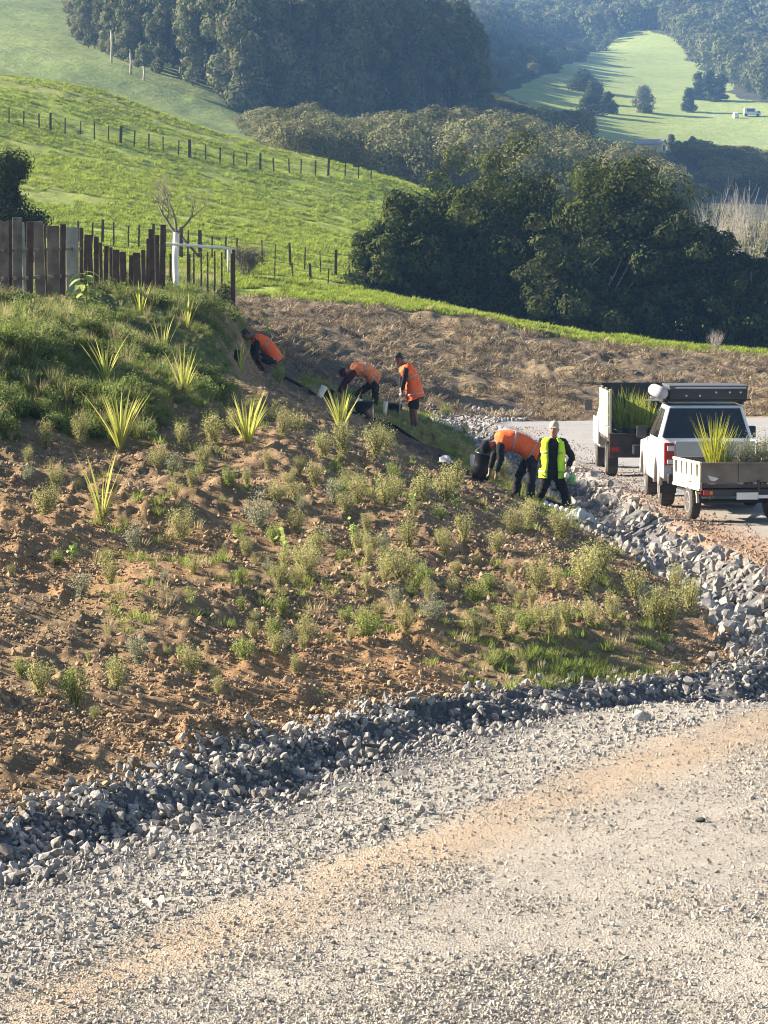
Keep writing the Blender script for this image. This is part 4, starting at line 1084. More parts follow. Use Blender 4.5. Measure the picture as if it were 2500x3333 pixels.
# pale-trunked young bare tree
p = hit(nh, 574, 962); pt = empty('bare_tree', p, 0, 'young leafless tree with a white painted trunk by the rail', 'tree'); sc_ = p.y / FOC
r = np.random.default_rng(21); m = MB(); th = 205 * sc_
m.tube([(0, 0, -.1), (0, 0, .2), (-.02, 0, th * .6), (-.01, 0, th)], [.074, .068, .060, .052], 10); m.obj('trunk', wht_m, pt, True)
m = MB(); branchy(m, (-.01, 0, th - .02), (-.75, .1, 1), .50, .04, 4, r, 3, .6, 6, .12); branchy(m, (0, 0, th - .05), (1.0, -.1, 1), .50, .03, 3, r, 3, .5, 6, .2); branchy(m, (0, 0, th), (.05, 0, 1), .45, .034, 4, r, 3, .5, 6, .3)
m.obj('branch', plain('grey_twig', (.20, .175, .145), .9), pt, True)
# dark bush at the foot of the palings
tree('low_bush', hit(nh, 335, 915), leaf_mat('hedge_leaves', (.06, .07, .04), (.16, .16, .12), None, .2), .62, .42, .05, 10, 1500, .055, 61, 'small dark glossy bush growing against the low palings', 'bush', None, .8, 2)
tree('low_bush', hit(nh, 735, 1008), leaf_mat('post_bush_leaves', (.07, .085, .04), (.11, .12, .06), None, .2), .62, .34, .05, 10, 1400, .05, 62, 'dark tuft of scrub around the foot of the end post', 'bush', None, .8, 2)

def wire_fence(name, label, P, hfun, height, thick, every, group=None, wires=3):
    o = empty(name, P[len(P) // 2], 0, label, 'fence'); org = o.location.copy()
    tops = []
    for i, p in enumerate(P):
        big = i % every == 2; w = thick * (2.0 if big else 1.0) * rng.uniform(.8, 1.2); h = height * (1.08 if big else rng.uniform(.9, 1.02))
        m = MB(); m.box((p.x - org.x, p.y - org.y, p.z - org.z + h / 2 - .15), (w, w, h + .3), Euler((0, rng.uniform(-.05, .05), 0)).to_matrix()); m.obj('post' if big else 'batten', brown_m, o)
        tops.append((p.x - org.x, p.y - org.y, p.z - org.z))
    for k in range(wires):
        m = MB(); m.tube([(a, b - .05, c + height * (.30 + .62 * k / max(1, wires - 1))) for a, b, c in tops], .010, 3); m.obj('wire', wire_m, o)
    return o
def line_pts(pxs, d):
    out = []
    for px in pxs:
        dd = float(d(px)); x = (px - 1250) / FOC * dd; out.append(Vector((x, dd, float(slope_h(x, dd)))))
    return out
wire_fence('wire_fence', 'thin post and wire fence crossing high on the bright paddock', line_pts([-140 + 45 * i + rng.uniform(-5, 5) for i in range(31)], lambda px: np.interp(px, [-150, 0, 500, 900, 1250], [229, 232, 236, 240, 246])), slope_h, 1.12, .085, 5)
wire_fence('wire_fence', 'post and batten fence along the foot of the paddock behind the palings', line_pts([262 + 39 * i + rng.uniform(-6, 6) for i in range(14)], lambda px: 151), slope_h, 1.15, .07, 4)
wire_fence('wire_fence', 'short post and wire fence between the scrubby bush and the dark trees', line_pts([850 + 48 * i + rng.uniform(-5, 5) for i in range(8)], lambda px: np.interp(px, [850, 1200], [152, 158])), slope_h, 1.2, .055, 3)
wire_fence('wire_fence', 'low fence at the near edge of the paddock beside the scrubby bush', line_pts([895 + 58 * i for i in range(6)], lambda px: np.interp(px, [880, 1200], [141, 144])), slope_h, .75, .05, 3)
a, b = line_pts([590, 655], lambda px: 149); m = MB(); m.tube([(a.x, a.y, a.z + .9), (b.x, b.y, b.z + .05)], .06, 6); m.tube([(a.x, a.y, a.z - .2), (a.x, a.y, a.z + 1.3)], .10, 8)
so = m.obj('strainer_post', brown_m, None, True); tag(so, 'stout strainer post with a slanting stay behind the pale tree', 'post')

# black pipe laid down the bank
m = MB(); m.tube([(p.x, p.y, float(near_h(p.x, p.y)) + .025) for p in _pp], .032, 8); tag(m.obj('hose_pipe', blackp_m, None, True), 'long black pipe lying down the bank past the workers', 'pipe')

# ================================================================== FAR BUILDINGS
def shed(name, px, py, w, l, h, roof, wall, label, rz):
    p = hit(far_h, px, py, 775, 1300); o = empty(name, p, rz, label, 'building')
    m = MB(); m.box((0, 0, h * .3), (w, l, h * .6)); m.prism([(-w / 2, h * .6), (w / 2, h * .6), (0, h)], -.001, .001) if False else None
    m.add([(-w / 2, -l / 2, h * .6), (w / 2, -l / 2, h * .6), (0, -l / 2, h), (-w / 2, l / 2, h * .6), (w / 2, l / 2, h * .6), (0, l / 2, h)], [[0, 1, 2], [5, 4, 3], [0, 2, 5, 3], [1, 4, 5, 2]]); m.obj('wall', wall, o)
    for s in (-1, 1):
        q = MB(); q.add([(s * (w / 2 + .3), -l / 2 - .3, h * .58), (0, -l / 2 - .3, h + .08), (0, l / 2 + .3, h + .08), (s * (w / 2 + .3), l / 2 + .3, h * .58), (s * (w / 2 + .3), -l / 2 - .3, h * .64), (0, -l / 2 - .3, h + .2), (0, l / 2 + .3, h + .2), (s * (w / 2 + .3), l / 2 + .3, h * .64)],
                        [[0, 1, 2, 3], [4, 5, 6, 7], [0, 1, 5, 4], [2, 3, 7, 6], [0, 3, 7, 4]]); q.obj('roof', roof, o)
    q = MB(); q.box((0, -l / 2 - .03, h * .25), (w * .3, .06, h * .5)); q.obj('door', brown_m, o)
    return o
shed('shed', 2116, 492, 2.8, 7, 2.6, plain('grey_roof', (.30, .30, .31), .6), plain('cream_wall', (.72, .58, .33), .8), 'grey-roofed shed with a sunlit cream end wall at the meadow foot', R(62))
shed('shed', 2245, 515, 4.2, 6, 3.0, plain('red_roof', (.34, .13, .10), .7), plain('grey_wall', (.45, .43, .38), .8), 'small building with a dull red roof below the lone conifer', R(80))
p = hit(far_h, 2440, 380, 800, 1300); o = empty('camper', p, 0, 'white camper with dark windows parked at the far edge of the meadow', 'vehicle')
m = MB(); m.box((0, 0, 1.4), (3.4, 2.0, 1.9), taper=.85); m.box((2.3, 0, .95), (1.3, 1.9, 1.1), taper=.8); m.obj('body', wht_m, o, bevel=.15)
m = MB(); m.box((.2, -.94, 1.65), (2.0, .16, .7)); m.box((2.4, -.90, 1.2), (.7, .14, .4)); m.obj('window', plain('far_glass', (.03, .035, .04), .2), o)
for sx in (-1.0, 2.1):
    m = MB(); m.cyl((sx, -1.0, .38), (0, 1, 0), .38, .25); m.obj('wheel', blackp_m, o)
p = hit(far_h, 2395, 385, 800, 1300); m = MB(); m.cyl((p.x, p.y, p.z + .75), (1, .3, 0), .8, 1.2, 16); tag(m.obj('wrapped_bale', wht_m, None, False, .08), 'round white wrapped bale lying beside the far camper', 'bale')

# ================================================================== VEHICLES
white_m = plain('white_car_paint', (.74, .75, .77), .32, (.66, .665, .68), 1.2, 0, 0, .5, 0, .5, (.30, .24, .18))
silver_m = plain('silver_car_paint', (.46, .48, .51), .35, (.40, .42, .45), 1.0, .35, 0, .5, 0, .5)
plast_m = plain('dark_plastic', (.022, .022, .024), .5, (.03, .03, .032), 4)
tyre_m = plain('tyre_rubber', (.035, .034, .033), .9, (.075, .065, .055), 5)
glass_m = plain('dark_glass', (.012, .014, .016), .06, (.02, .02, .022), 1, 0, 0, .6)
alu_m = plain('aluminium', (.62, .62, .62), .4, (.5, .5, .5), 3, .4)
red_m = plain('red_lens', (.42, .015, .015), .15, (.30, .01, .012), 6, 0, 0, .6)
clear_m = plain('clear_lens', (.80, .72, .70), .12, (.65, .60, .58), 6)
amber_m = plain('amber_lens', (.70, .28, .03), .2)
cream_m = plain('cream_paint', (.74, .66, .45), .65, (.58, .50, .33), 2.5)
tub_m = plain('dull_grey_steel', (.21, .175, .135), .75, (.13, .11, .085), 3, 0, .1)
rust_m = plain('rusty_brown_board', (.085, .055, .042), .9, (.05, .036, .03), 4, 0, .3)
rim_m2 = plain('wheel_rim', (.40, .40, .40), .5, (.25, .24, .23), 5, .3)
canvas_m = plain('pale_canvas', (.42, .42, .44), .85, (.33, .33, .35), 6)

def wheel(par, x, y, r, w, rimr=.55):
    m = MB(); U = Vector((0, 1, 0)); W = Vector((0, 0, 1)); prof = [(-.5, .60), (-.5, .86), (-.40, .97), (-.2, 1.0), (.2, 1.0), (.40, .97), (.5, .86), (.5, .60)]
    m.loft([(Vector((a * w, 0, 0)), U, W, q * r, q * r) for a, q in prof], 28)
    for k in range(28):                                            # tread blocks
        an = 2 * math.pi * k / 28
        for sx in (-.22, .0, .22): m.box((sx * w, math.cos(an + sx) * r * 1.0, math.sin(an + sx) * r * 1.0), (w * .17, r * .13, r * .03), Euler((an + sx - math.pi / 2, 0, 0)).to_matrix())
    o = m.obj('tyre', tyre_m, par, False, 0, (x, y, r)); s = -1 if x < 0 else 1
    q = MB(); q.loft([(Vector((s * w * a, 0, 0)), U, W, b * r, b * r) for a, b in ((.30, .62), (.51, .62), (.52, .56), (.40, .50), (.44, .18), (.50, .14))], 24)
    for k in range(6):
        an = k * math.pi / 3; q.box((s * w * .46, math.cos(an) * r * .33, math.sin(an) * r * .33), (w * .08, r * .11, r * .42), Euler((an - math.pi / 2, 0, 0)).to_matrix())
    q.obj('rim', rim_m2, o)
    return o
def arch(y, r, n=10, z=None): return [(y + r * math.cos(math.pi - math.pi * k / n), (z or .40) + r * math.sin(math.pi * k / n)) for k in range(n + 1)]

# --- silver-white ute with roof tent
gp = hit(nh, 2152, 1645); ute = empty('pickup', (gp.x + .86, gp.y, max(0, gp.z) + .005), R(.3), 'white pickup with black roof tent and dark rear glass parked on the road', 'pickup')
prof = [(-1.18, .55), (-.52, .55)] + arch(0, .50) + [(.52, .42), (2.56, .42)] + arch(3.08, .48) + [(3.6, .5), (3.95, .55), (4.02, .80), (3.92, 1.02), (2.75, 1.10), (2.6, 1.16), (.62, 1.16), (.5, 1.22), (-1.18, 1.20)]
for s in (-1, 1):
    m = MB(); m.prism(prof, s * .78, s * .925); m.obj('body_side', white_m, ute, bevel=.035)
    m = MB()
    for yc, rr_ in ((0, .53), (3.08, .51)):
        m.tube([(s * .93, y, z) for y, z in arch(yc, rr_, 14)], .045, 6)
    m.obj('wheel_arch', white_m, ute, True)
m = MB(); m.box((0, -.3, .70), (1.58, 1.72, .12)); m.box((0, .56, .92), (1.58, .08, .5)); m.box((0, 1.55, .78), (1.56, 1.95, .72)); m.box((0, 3.2, .80), (1.56, 1.4, .50)); m.box((0, 3.3, 1.06), (1.50, 1.2, .06)); m.box((0, 3.96, .7), (1.6, .12, .35))
m.obj('body', white_m, ute, bevel=.02)
m = MB(); m.add([(-.885, .50, 1.14), (.885, .50, 1.14), (.87, 2.85, 1.10), (-.87, 2.85, 1.10), (-.69, .72, 1.80), (.69, .72, 1.80), (.66, 2.12, 1.82), (-.66, 2.12, 1.82)], [[0, 1, 2, 3][::-1], [4, 5, 6, 7], [0, 1, 5, 4], [1, 2, 6, 5], [2, 3, 7, 6], [3, 0, 4, 7]])
m.obj('cab', white_m, ute, bevel=.05)
def pane(mb, q, off):                                             # quad from four corners with thickness
    a = [Vector(v) for v in q]; n = (a[1] - a[0]).cross(a[3] - a[0]).normalized() * off; V = a + [v + n for v in a]
    mb.add([tuple(v) for v in V], [[3, 2, 1, 0], [4, 5, 6, 7], [0, 1, 5, 4], [1, 2, 6, 5], [2, 3, 7, 6], [3, 0, 4, 7]])
m = MB(); pane(m, [(-.80, .525, 1.20), (.80, .525, 1.20), (.645, .70, 1.74), (-.645, .70, 1.74)], .02); m.obj('rear_window', glass_m, ute)
for s in (-1, 1):
    m = MB(); pane(m, [(s * .877, .72, 1.20), (s * .875, 1.62, 1.20), (s * .705, 1.58, 1.72), (s * .718, .88, 1.72)][::s], -.012 if s > 0 else -.012); pane(m, [(s * .875, 1.70, 1.20), (s * .873, 2.55, 1.20), (s * .70, 2.0, 1.72), (s * .705, 1.66, 1.72)][::s], -.012); m.obj('side_window', glass_m, ute)
m = MB(); pane(m, [(.80, 2.83, 1.15), (-.80, 2.83, 1.15), (-.62, 2.17, 1.76), (.62, 2.17, 1.76)], .02); m.obj('windscreen', glass_m, ute)
m = MB(); m.box((0, -1.19, .93), (1.44, .06, .56)); m.box((0, -1.225, .80), (1.1, .02, .12)); m.box((0, -1.2, 1.215), (1.44, .09, .03)); tg = m.obj('tailgate', silver_m, ute, bevel=.015)
m = MB(); m.box((0, -1.25, 1.08), (.26, .03, .07)); m.obj('handle', plast_m, tg, bevel=.01)
for s in (-1, 1):
    m = MB(); m.box((s * .825, -1.20, 1.0), (.185, .09, .40)); tl = m.obj('tail_light', red_m, ute, bevel=.02)
    m = MB(); m.box((s * .805, -1.255, 1.10), (.12, .02, .09)); m.box((s * .805, -1.255, .86), (.12, .02, .08)); m.obj('lens', clear_m, tl, bevel=.01)
m = MB(); m.box((0, -1.30, .56), (1.72, .20, .18)); m.box((0, -1.34, .66), (1.0, .12, .05)); m.obj('rear_bumper', plast_m, ute, bevel=.03)
m = MB(); m.box((0, -1.415, .60), (.36, .015, .12)); m.obj('number_plate', wht_m, ute)
m = MB(); m.box((0, .3, .38), (.9, 2.6, .14)); m.cyl((0, 0, .38), (1, 0, 0), .07, 1.4); m.cyl((0, -.1, .36), (0, 1, 0), .14, .3); m.obj('chassis', plast_m, ute)
for x in (-.77, .77):
    for y in (0, 3.08): wheel(ute, x, y, .39, .27)
for s in (-1, 1):
    m = MB(); m.box((s * .78, -.50, .42), (.30, .02, .34)); m.obj('mud_flap', plast_m, ute)
    m = MB(); m.box((s * 1.03, 2.35, 1.24), (.20, .10, .22)); m.box((s * .92, 2.38, 1.18), (.1, .05, .06)); m.obj('mirror', plast_m, ute, bevel=.03)
m = MB()
for y in (.85, 1.45, 2.05): m.box((0, y, 1.885), (1.56, .06, .05))
for s in (-1, 1): m.box((s * .70, 1.45, 1.84), (.05, 1.4, .06))
m.box((0, .82, 1.90), (1.72, .05, .03)); m.obj('roof_rack', plast_m, ute, bevel=.008)
tent = MB(); tent.box((.06, 1.40, 2.025), (1.44, 1.5, .22)); tb = tent.obj('roof_tent', plast_m, ute, bevel=.025)
m = MB(); m.box((.06, .645, 2.12), (1.44, .02, .045)); m.box((.06, 1.40, 2.15), (1.46, 1.52, .035)); m.obj('trim', plain('tent_lid', (.10, .105, .11), .5), tb, bevel=.008)
m = MB(); m.box((.10, .625, 2.125), (1.30, .025, .022))
m.obj('strip', alu_m, tb)
m = MB()
for x in (-.35, -.1, .2, .45, .65): m.box((x, .632, 2.01 + (.03 if x > 0 else -.03)), (.035, .02, .03))
m.obj('latch', alu_m, tb)
m = MB(); m.cyl((-.80, 1.5, 2.03), (0, 1, 0), .115, 1.75, 20); m.obj('awning_bag', canvas_m, ute, True)
m = MB(); m.box((-.80, 1.0, 1.90), (.2, .04, .04)); m.box((-.80, 2.0, 1.90), (.2, .04, .04)); m.box((-.95, .75, 1.895), (.35, .05, .025)); m.obj('awning_bracket', alu_m, ute)

# --- cage trailer
gp = hit(nh, 2250, 1688); trl = empty('trailer', (gp.x + .70, gp.y, max(0, gp.z) + .005), R(9), 'low box trailer with cream louvred side, hitched behind the white pickup', 'trailer')
m = MB(); m.box((0, .15, .60), (1.52, 1.9, .05)); m.box((0, .15, .50), (1.40, 1.9, .10)); m.box((0, 1.9, .48), (.08, 1.8, .08)); m.box((0, -.74, .50), (1.50, .08, .12)); m.obj('chassis', plast_m, trl, bevel=.006)
m = MB(); m.tube([(-.5, 1.0, .48), (0, 2.3, .48)], .035, 6); m.tube([(.5, 1.0, .48), (0, 2.3, .48)], .035, 6); m.cyl((0, 2.42, .50), (0, 1, 0), .05, .2); m.tube([(.12, 2.0, .5), (.12, 2.0, .14)], .025, 6); m.obj('drawbar', tub_m, trl)
for s in (-1, 1):
    m = MB(); m.box((s * .76, .15, 1.0), (.05, 1.9, .045)); m.box((s * .755, .15, .66), (.04, 1.9, .20)); m.box((s * .76, .15, .555), (.06, 1.9, .045)); m.obj('side_rail', cream_m, trl, bevel=.006)
    for k in range(6):
        y = -.74 + 1.78 * k / 5; m = MB(); m.box((s * .755, y, .87), (.035, .26 if 0 < k < 5 else .12, .24)); m.obj('slat', cream_m, trl, bevel=.006)
for y in (-.79, 1.10):
    m = MB(); m.box((0, y, .84), (1.50, .035, .34)); m.box((0, y - .02, 1.0), (1.52, .05, .035)); g = m.obj('tailgate' if y < 0 else 'front_panel', tub_m, trl, bevel=.006)
    if y < 0:
        for x in (-.08, .52):
            m = MB(); m.box((x, y - .03, .84), (.035, .025, .32)); m.obj('rib', tub_m, g)
        m = MB(); m.box((0, y - .01, .61), (1.5, .05, .045)); m.box((.25, y - .03, .62), (.04, .05, .18)); m.obj('sill', brown_m, g)
for x in (-.64, .64):
    m = MB(); m.box((x, -.83, .50), (.16, .05, .09)); tl = m.obj('tail_light', red_m, trl, bevel=.01)
    m = MB(); m.box((x + .05, -.86, .50), (.05, .01, .06)); m.obj('lens', amber_m, tl)
m = MB(); m.box((.05, -.845, .44), (.38, .012, .12)); m.obj('number_plate', wht_m, trl)
m = MB(); m.box((.38, -.86, .43), (.30, .05, .06)); m.obj('light_bar', clear_m, trl, bevel=.01)
for x in (-.70, .70):
    wheel(trl, x, 0, .30, .18); m = MB(); m.tube([(x, y, z) for y, z in arch(0, .37, 10, .30)], .03, 4); m.box((x, 0, .672), (.22, .4, .015)); m.obj('mudguard', cream_m, trl)
m = MB(); m.cyl((0, 0, .30), (1, 0, 0), .035, 1.3); m.obj('axle', plast_m, trl)

# --- flat-deck truck
gp = hit(nh, 1990, 1548); trk = empty('flatbed_truck', (gp.x + .80, gp.y, max(0, gp.z) + .005), R(.2), 'flatbed truck with a tall cream side board and flax on its deck', 'truck')
m = MB(); m.box((0, .6, .62), (.9, 4.6, .18)); m.box((0, -.9, .50), (1.7, .12, .14)); m.obj('chassis', plast_m, trk)
m = MB(); m.box((0, .35, .80), (1.86, 2.7, .08)); m.obj('deck', rust_m, trk, bevel=.01)
m = MB(); m.box((0, -1.02, .68), (1.84, .05, .50)); m.box((0, -1.05, .915), (1.86, .05, .04)); m.obj('tailboard', rust_m, trk, bevel=.008)
for k in range(4):
    m = MB(); m.box((-.935, .35, .96 + .245 * k), (.04, 2.6, .225)); m.obj('side_board', cream_m, trk, bevel=.006)
for y in (-.93, .35, 1.6):
    m = MB(); m.box((-.895, y, 1.32), (.05, .07, 1.06)); m.obj('stake', cream_m, trk, bevel=.006)
m = MB(); m.box((.935, .35, 1.0), (.04, 2.6, .30)); m.obj('side_board', rust_m, trk, bevel=.006)
for x in (-.86, -.3, .3, .86):
    m = MB(); m.box((x, 1.72, 1.35), (.05, .05, 1.1)); m.obj('headboard_post', plast_m, trk)
m = MB(); m.box((0, 1.755, 1.36), (1.84, .02, 1.06)); m.obj('headboard_panel', plast_m, trk)
for z in (1.88, 1.55, 1.2):
    m = MB(); m.box((0, 1.72, z), (1.8, .05, .06)); m.obj('headboard_rail', plast_m, trk)
m = MB(); m.add([(-.93, 1.85, .50), (.93, 1.85, .50), (.93, 3.9, .50), (-.93, 3.9, .50), (-.93, 1.85, 1.15), (.93, 1.85, 1.15), (.93, 3.9, 1.05), (-.93, 3.9, 1.05), (-.74, 1.92, 1.84), (.74, 1.92, 1.84), (.72, 3.0, 1.84), (-.72, 3.0, 1.84), (.9, 3.45, 1.1), (-.9, 3.45, 1.1)],
     [[3, 2, 1, 0], [0, 1, 5, 4], [1, 2, 6, 12, 5], [2, 3, 7, 6], [3, 0, 4, 13, 7], [4, 5, 9, 8], [5, 12, 10, 9], [12, 13, 11, 10], [13, 4, 8, 11], [8, 9, 10, 11], [6, 7, 13, 12]]); m.obj('cab', white_m, trk, bevel=.04)
m = MB(); pane(m, [(-.66, 1.865, 1.25), (.66, 1.865, 1.25), (.62, 1.905, 1.70), (-.62, 1.905, 1.70)], .012); m.obj('rear_window', glass_m, trk)
m = MB(); m.box((-.955, 2.5, .86), (.05, 1.6, .56)); m.obj('door', white_m, trk, bevel=.03)
for s in (-1, 1):
    m = MB(); m.box((s * 1.09, 3.05, 1.38), (.17, .10, .24)); m.tube([(s * .9, 3.1, 1.25), (s * 1.05, 3.06, 1.3)], .018, 5); m.obj('mirror', plast_m, trk, bevel=.03)
    m = MB(); m.tube([(s * .82, y, z) for y, z in arch(0, .45, 10)], .04, 5); m.obj('mudguard', white_m, trk)
    m = MB(); m.box((s * .80, -1.03, .60), (.20, .04, .10)); m.obj('tail_light', red_m, trk, bevel=.01)
    for y in (0, 3.3): wheel(trk, s * .80, y, .37, .24)
m = MB(); m.box((-.965, -.6, .98), (.03, .14, .26)); m.obj('latch', alu_m, trk, bevel=.01)

# --- loads: every plant and pot stands on its own
pot_m = plain('black_pot', (.018, .018, .02), .45, (.03, .028, .026), 5)
yflax_m = leaf_mat('yellow_flax_leaves', (.48, .44, .06), (.34, .40, .06), None, .5, .1, 5)
dflax_m = leaf_mat('green_flax_leaves', (.17, .24, .05), (.26, .29, .06), None, .45, .15, 5)
def potted_flax(par, x, y, z, h, n, seed, label, mat, sp=.55, pot=True, group=None):
    w = par.matrix_basis @ Vector((x, y, z)); o = empty('potted_flax', w, 0, label, 'flax', group)
    V, F = blades(n, h, .022, sp, .35, 4, .4, .08, seed); V[:, 2] += .12; mobj('fan', np_mesh('fan', V, F), mat, o)
    m = MB(); m.tube([(0, 0, 0), (0, 0, .18)], [.09, .115], 12); m.obj('pot', pot_m, o, True); return o
ROWG = 'flax on the truck deck'
for k, (x, y, h, n, mt, lab) in enumerate([(-.70, -.75, .72, 46, dflax_m, 'tall dark green flax against the cream side board on the truck'), (-.45, -.70, .66, 40, dflax_m, 'green flax second from the cream side board on the truck'), (-.22, -.72, .58, 40, dflax_m, 'shorter green flax midway along the tailboard of the truck'),
        (-.55, -.2, .78, 44, dflax_m, 'green flax in the second row behind the tailboard'), (-.05, -.3, .62, 42, yflax_m, 'yellow-tipped flax on the truck beside the pickup cab'), (-.25, .15, .74, 44, yflax_m, 'yellow flax standing deeper on the truck deck'), (.15, -.75, .42, 26, dflax_m, 'lowest green flax at the middle of the tailboard')]):
    potted_flax(trk, x, y, .845, h * 1.32, n, 700 + k, lab, mt, .55, True, ROWG)
potted_flax(trl, -.46, -.55, .68, 1.12, 90, 720, 'bright yellow flax clump standing up in the trailer', yflax_m, .7)
potted_flax(trl, -.28, -.58, .66, .95, 46, 721, 'green-bladed flax behind the yellow clump in the trailer', dflax_m, .7)
for k in range(6):
    w = trl.matrix_basis @ Vector((.10 + .12 * k, -.55 + .12 * (k % 2), .63)); o = empty('potted_seedling', w, k, '%s potted grey-leaved seedling in the trailer, counted from the yellow flax' % ORD[k], 'seedling', 'grey seedlings in the trailer')
    m = MB(); m.tube([(0, 0, 0), (0, 0, .15)], [.045, .06], 10); m.obj('pot', pot_m, o, True)
    sm, lm = PLANTS['grey'][k % 4]; 
    for me, nm in ((sm, 'stem'), (lm, 'foliage')):
        q = mobj(nm, me, None, o, (0, 0, .13), None, (.62, .62, .80))
w = trl.matrix_basis @ Vector((-.56, -.66, .70)); m = MB(); m.tube([(0, 0, -.14), (0, 0, .14)], [.10, .135], 16); o = m.obj('bucket', wht_m, None, True, 0, w); o.rotation_euler = (.5, .35, 0); tag(o, 'white bucket tipped over beside the yellow flax in the trailer', 'bucket')

# ================================================================== BUCKETS AND TRAYS ON THE BANK
gloss_m = plain('black_bucket_plastic', (.014, .015, .017), .28, (.02, .021, .024), 3, 0, 0, .7)
def bucket(px, py, h, label, tilt=(0, 0), wd=1.0, dy=0.0):
    p = hit(nh, px, py); s = h / FOC * p.y; p.y += dy; p.z = float(near_h(p.x, p.y)); o = empty('bucket', p, 0, label, 'bucket', 'black planting buckets by the workers'); o.rotation_euler = (tilt[0], tilt[1], 0)
    m = MB(); Ux, Uy = Vector((1, 0, 0)), Vector((0, 1, 0)); r0 = s * .36 * wd
    m.loft([(Vector((0, 0, z * s)), Ux, Uy, r0 * k, r0 * k) for z, k in ((0, .80), (.03, .84), (.5, .93), (.93, 1.0), (.94, 1.07), (1.0, 1.07), (1.0, .97), (.5, .88), (.06, .78))], 22); m.obj('tub', gloss_m, o, True)
    m = MB(); m.tube([(r0 * 1.05 * math.cos(a), 0, s * .95 + r0 * .75 * math.sin(a)) for a in np.linspace(0, math.pi, 9)], .006, 5); m.obj('handle', wire_m, o)
    sm, lm = PLANTS['olive'][0]; q = mobj('plant', lm, None, o, (0, 0, s * .3), None, (s * .7,) * 3)
    return o
bucket(1052, 1308, 62, 'black bucket up the bank before the worker in camouflage trousers', (0, .25), 1.05)
bucket(1190, 1382, 66, 'black bucket at the feet of the worker in camouflage trousers', (0, -.1), 1.35)
bucket(1282, 1366, 50, 'black bucket beside the standing worker with the spade', (0, .1), 1.3)
bucket(1562, 1566, 84, 'big black bucket under the head of the bent worker in the beanie', (0, .25), 1.15)
bucket(768, 1172, 50, 'bucket half hidden by flax before the crouching worker', (0, .2), .8)
def tube_pot(px, py, h, label, tilt, wd=.32):  # real plant sleeves, and added white ones that imitate sun glare
    p = hit(nh, px, py); s = h / FOC * p.y; m = MB(); m.tube([(0, 0, 0), (0, 0, s)], [s * wd * .8, s * wd], 12); o = m.obj('sleeve_glare_tube', wht_m, None, True, .004, (p.x, p.y, float(near_h(p.x, p.y)) + .02)); o.rotation_euler = (0, tilt, 0); tag(o, label, 'plant sleeve')
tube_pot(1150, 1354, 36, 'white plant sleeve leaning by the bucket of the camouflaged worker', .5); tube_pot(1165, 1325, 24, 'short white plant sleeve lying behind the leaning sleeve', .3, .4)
tube_pot(1030, 1306, 62, 'tall added white sleeve, as sun glare on the bucket before the camouflaged worker', .45, .18); tube_pot(1536, 1530, 52, 'added white sleeve, as sun glare on the big bucket under the beanie', .1, .2)  # both sleeves added to imitate sun glare on the black bucket sides
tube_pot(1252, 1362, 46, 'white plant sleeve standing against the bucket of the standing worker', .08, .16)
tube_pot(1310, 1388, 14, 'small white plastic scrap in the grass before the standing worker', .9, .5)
p = hit(nh, 1450, 1518); m = MB(); r = np.random.default_rng(8)
bm = bmesh.new(); bmesh.ops.create_icosphere(bm, subdivisions=2, radius=.10)
for v in bm.verts: v.co *= .72 + .75 * float(vnoise(v.co.x * 30 + 5, v.co.y * 26 + v.co.z * 31, 4)); v.co.z *= 1.0 if v.co.z > 0 else .5
me = bpy.data.meshes.new('bag'); bm.to_mesh(me); bm.free(); o = mobj('plastic_bag', me, wht_m, None, (p.x, p.y, p.z + .09)); tag(o, 'crumpled white bag lying beside the black pipe', 'bag')
p = hit(nh, 1812, 1672); o = empty('seedling_tray', (p.x, p.y, p.z + .03), R(-28), 'white slotted seedling tray lying at the feet of the yellow-vested worker', 'tray'); o.rotation_euler = (R(38), R(16), R(-25))
m = MB(); m.box((0, 0, .02), (.50, .22, .04)); m.box((0, .11, .06), (.50, .02, .12)); m.box((0, -.11, .06), (.50, .02, .12)); m.obj('base', plast_m, o)
for k in range(5):
    m = MB(); m.tube([(-.20 + .1 * k, 0, .03), (-.20 + .1 * k, 0, .14)], [.036, .043], 10); m.obj('cell', wht_m, o, True)
p = hit(nh, 1882, 1712); bm = bmesh.new(); bmesh.ops.create_grid(bm, x_segments=14, y_segments=14, size=.5)
for v in bm.verts:
    x, y = v.co.x, v.co.y; v.co = Vector((x * .52, y * .5, .10 + .16 * math.exp(-((x) ** 2 + y ** 2) * 6) + .10 * float(vnoise(x * 9, y * 9, 12)) - .08 * (abs(x) + abs(y))))
me = bpy.data.meshes.new('sheet'); bm.to_mesh(me); bm.free(); o = mobj('plastic_sheet', me, leaf_mat('translucent_plastic', (.75, .77, .75), (.60, .62, .60), None, .5, 0), None, p); md = o.modifiers.new('thick', 'SOLIDIFY'); md.thickness = .004; tag(o, 'crumpled translucent white plastic sheet on the drain rocks by the tray', 'plastic sheet')
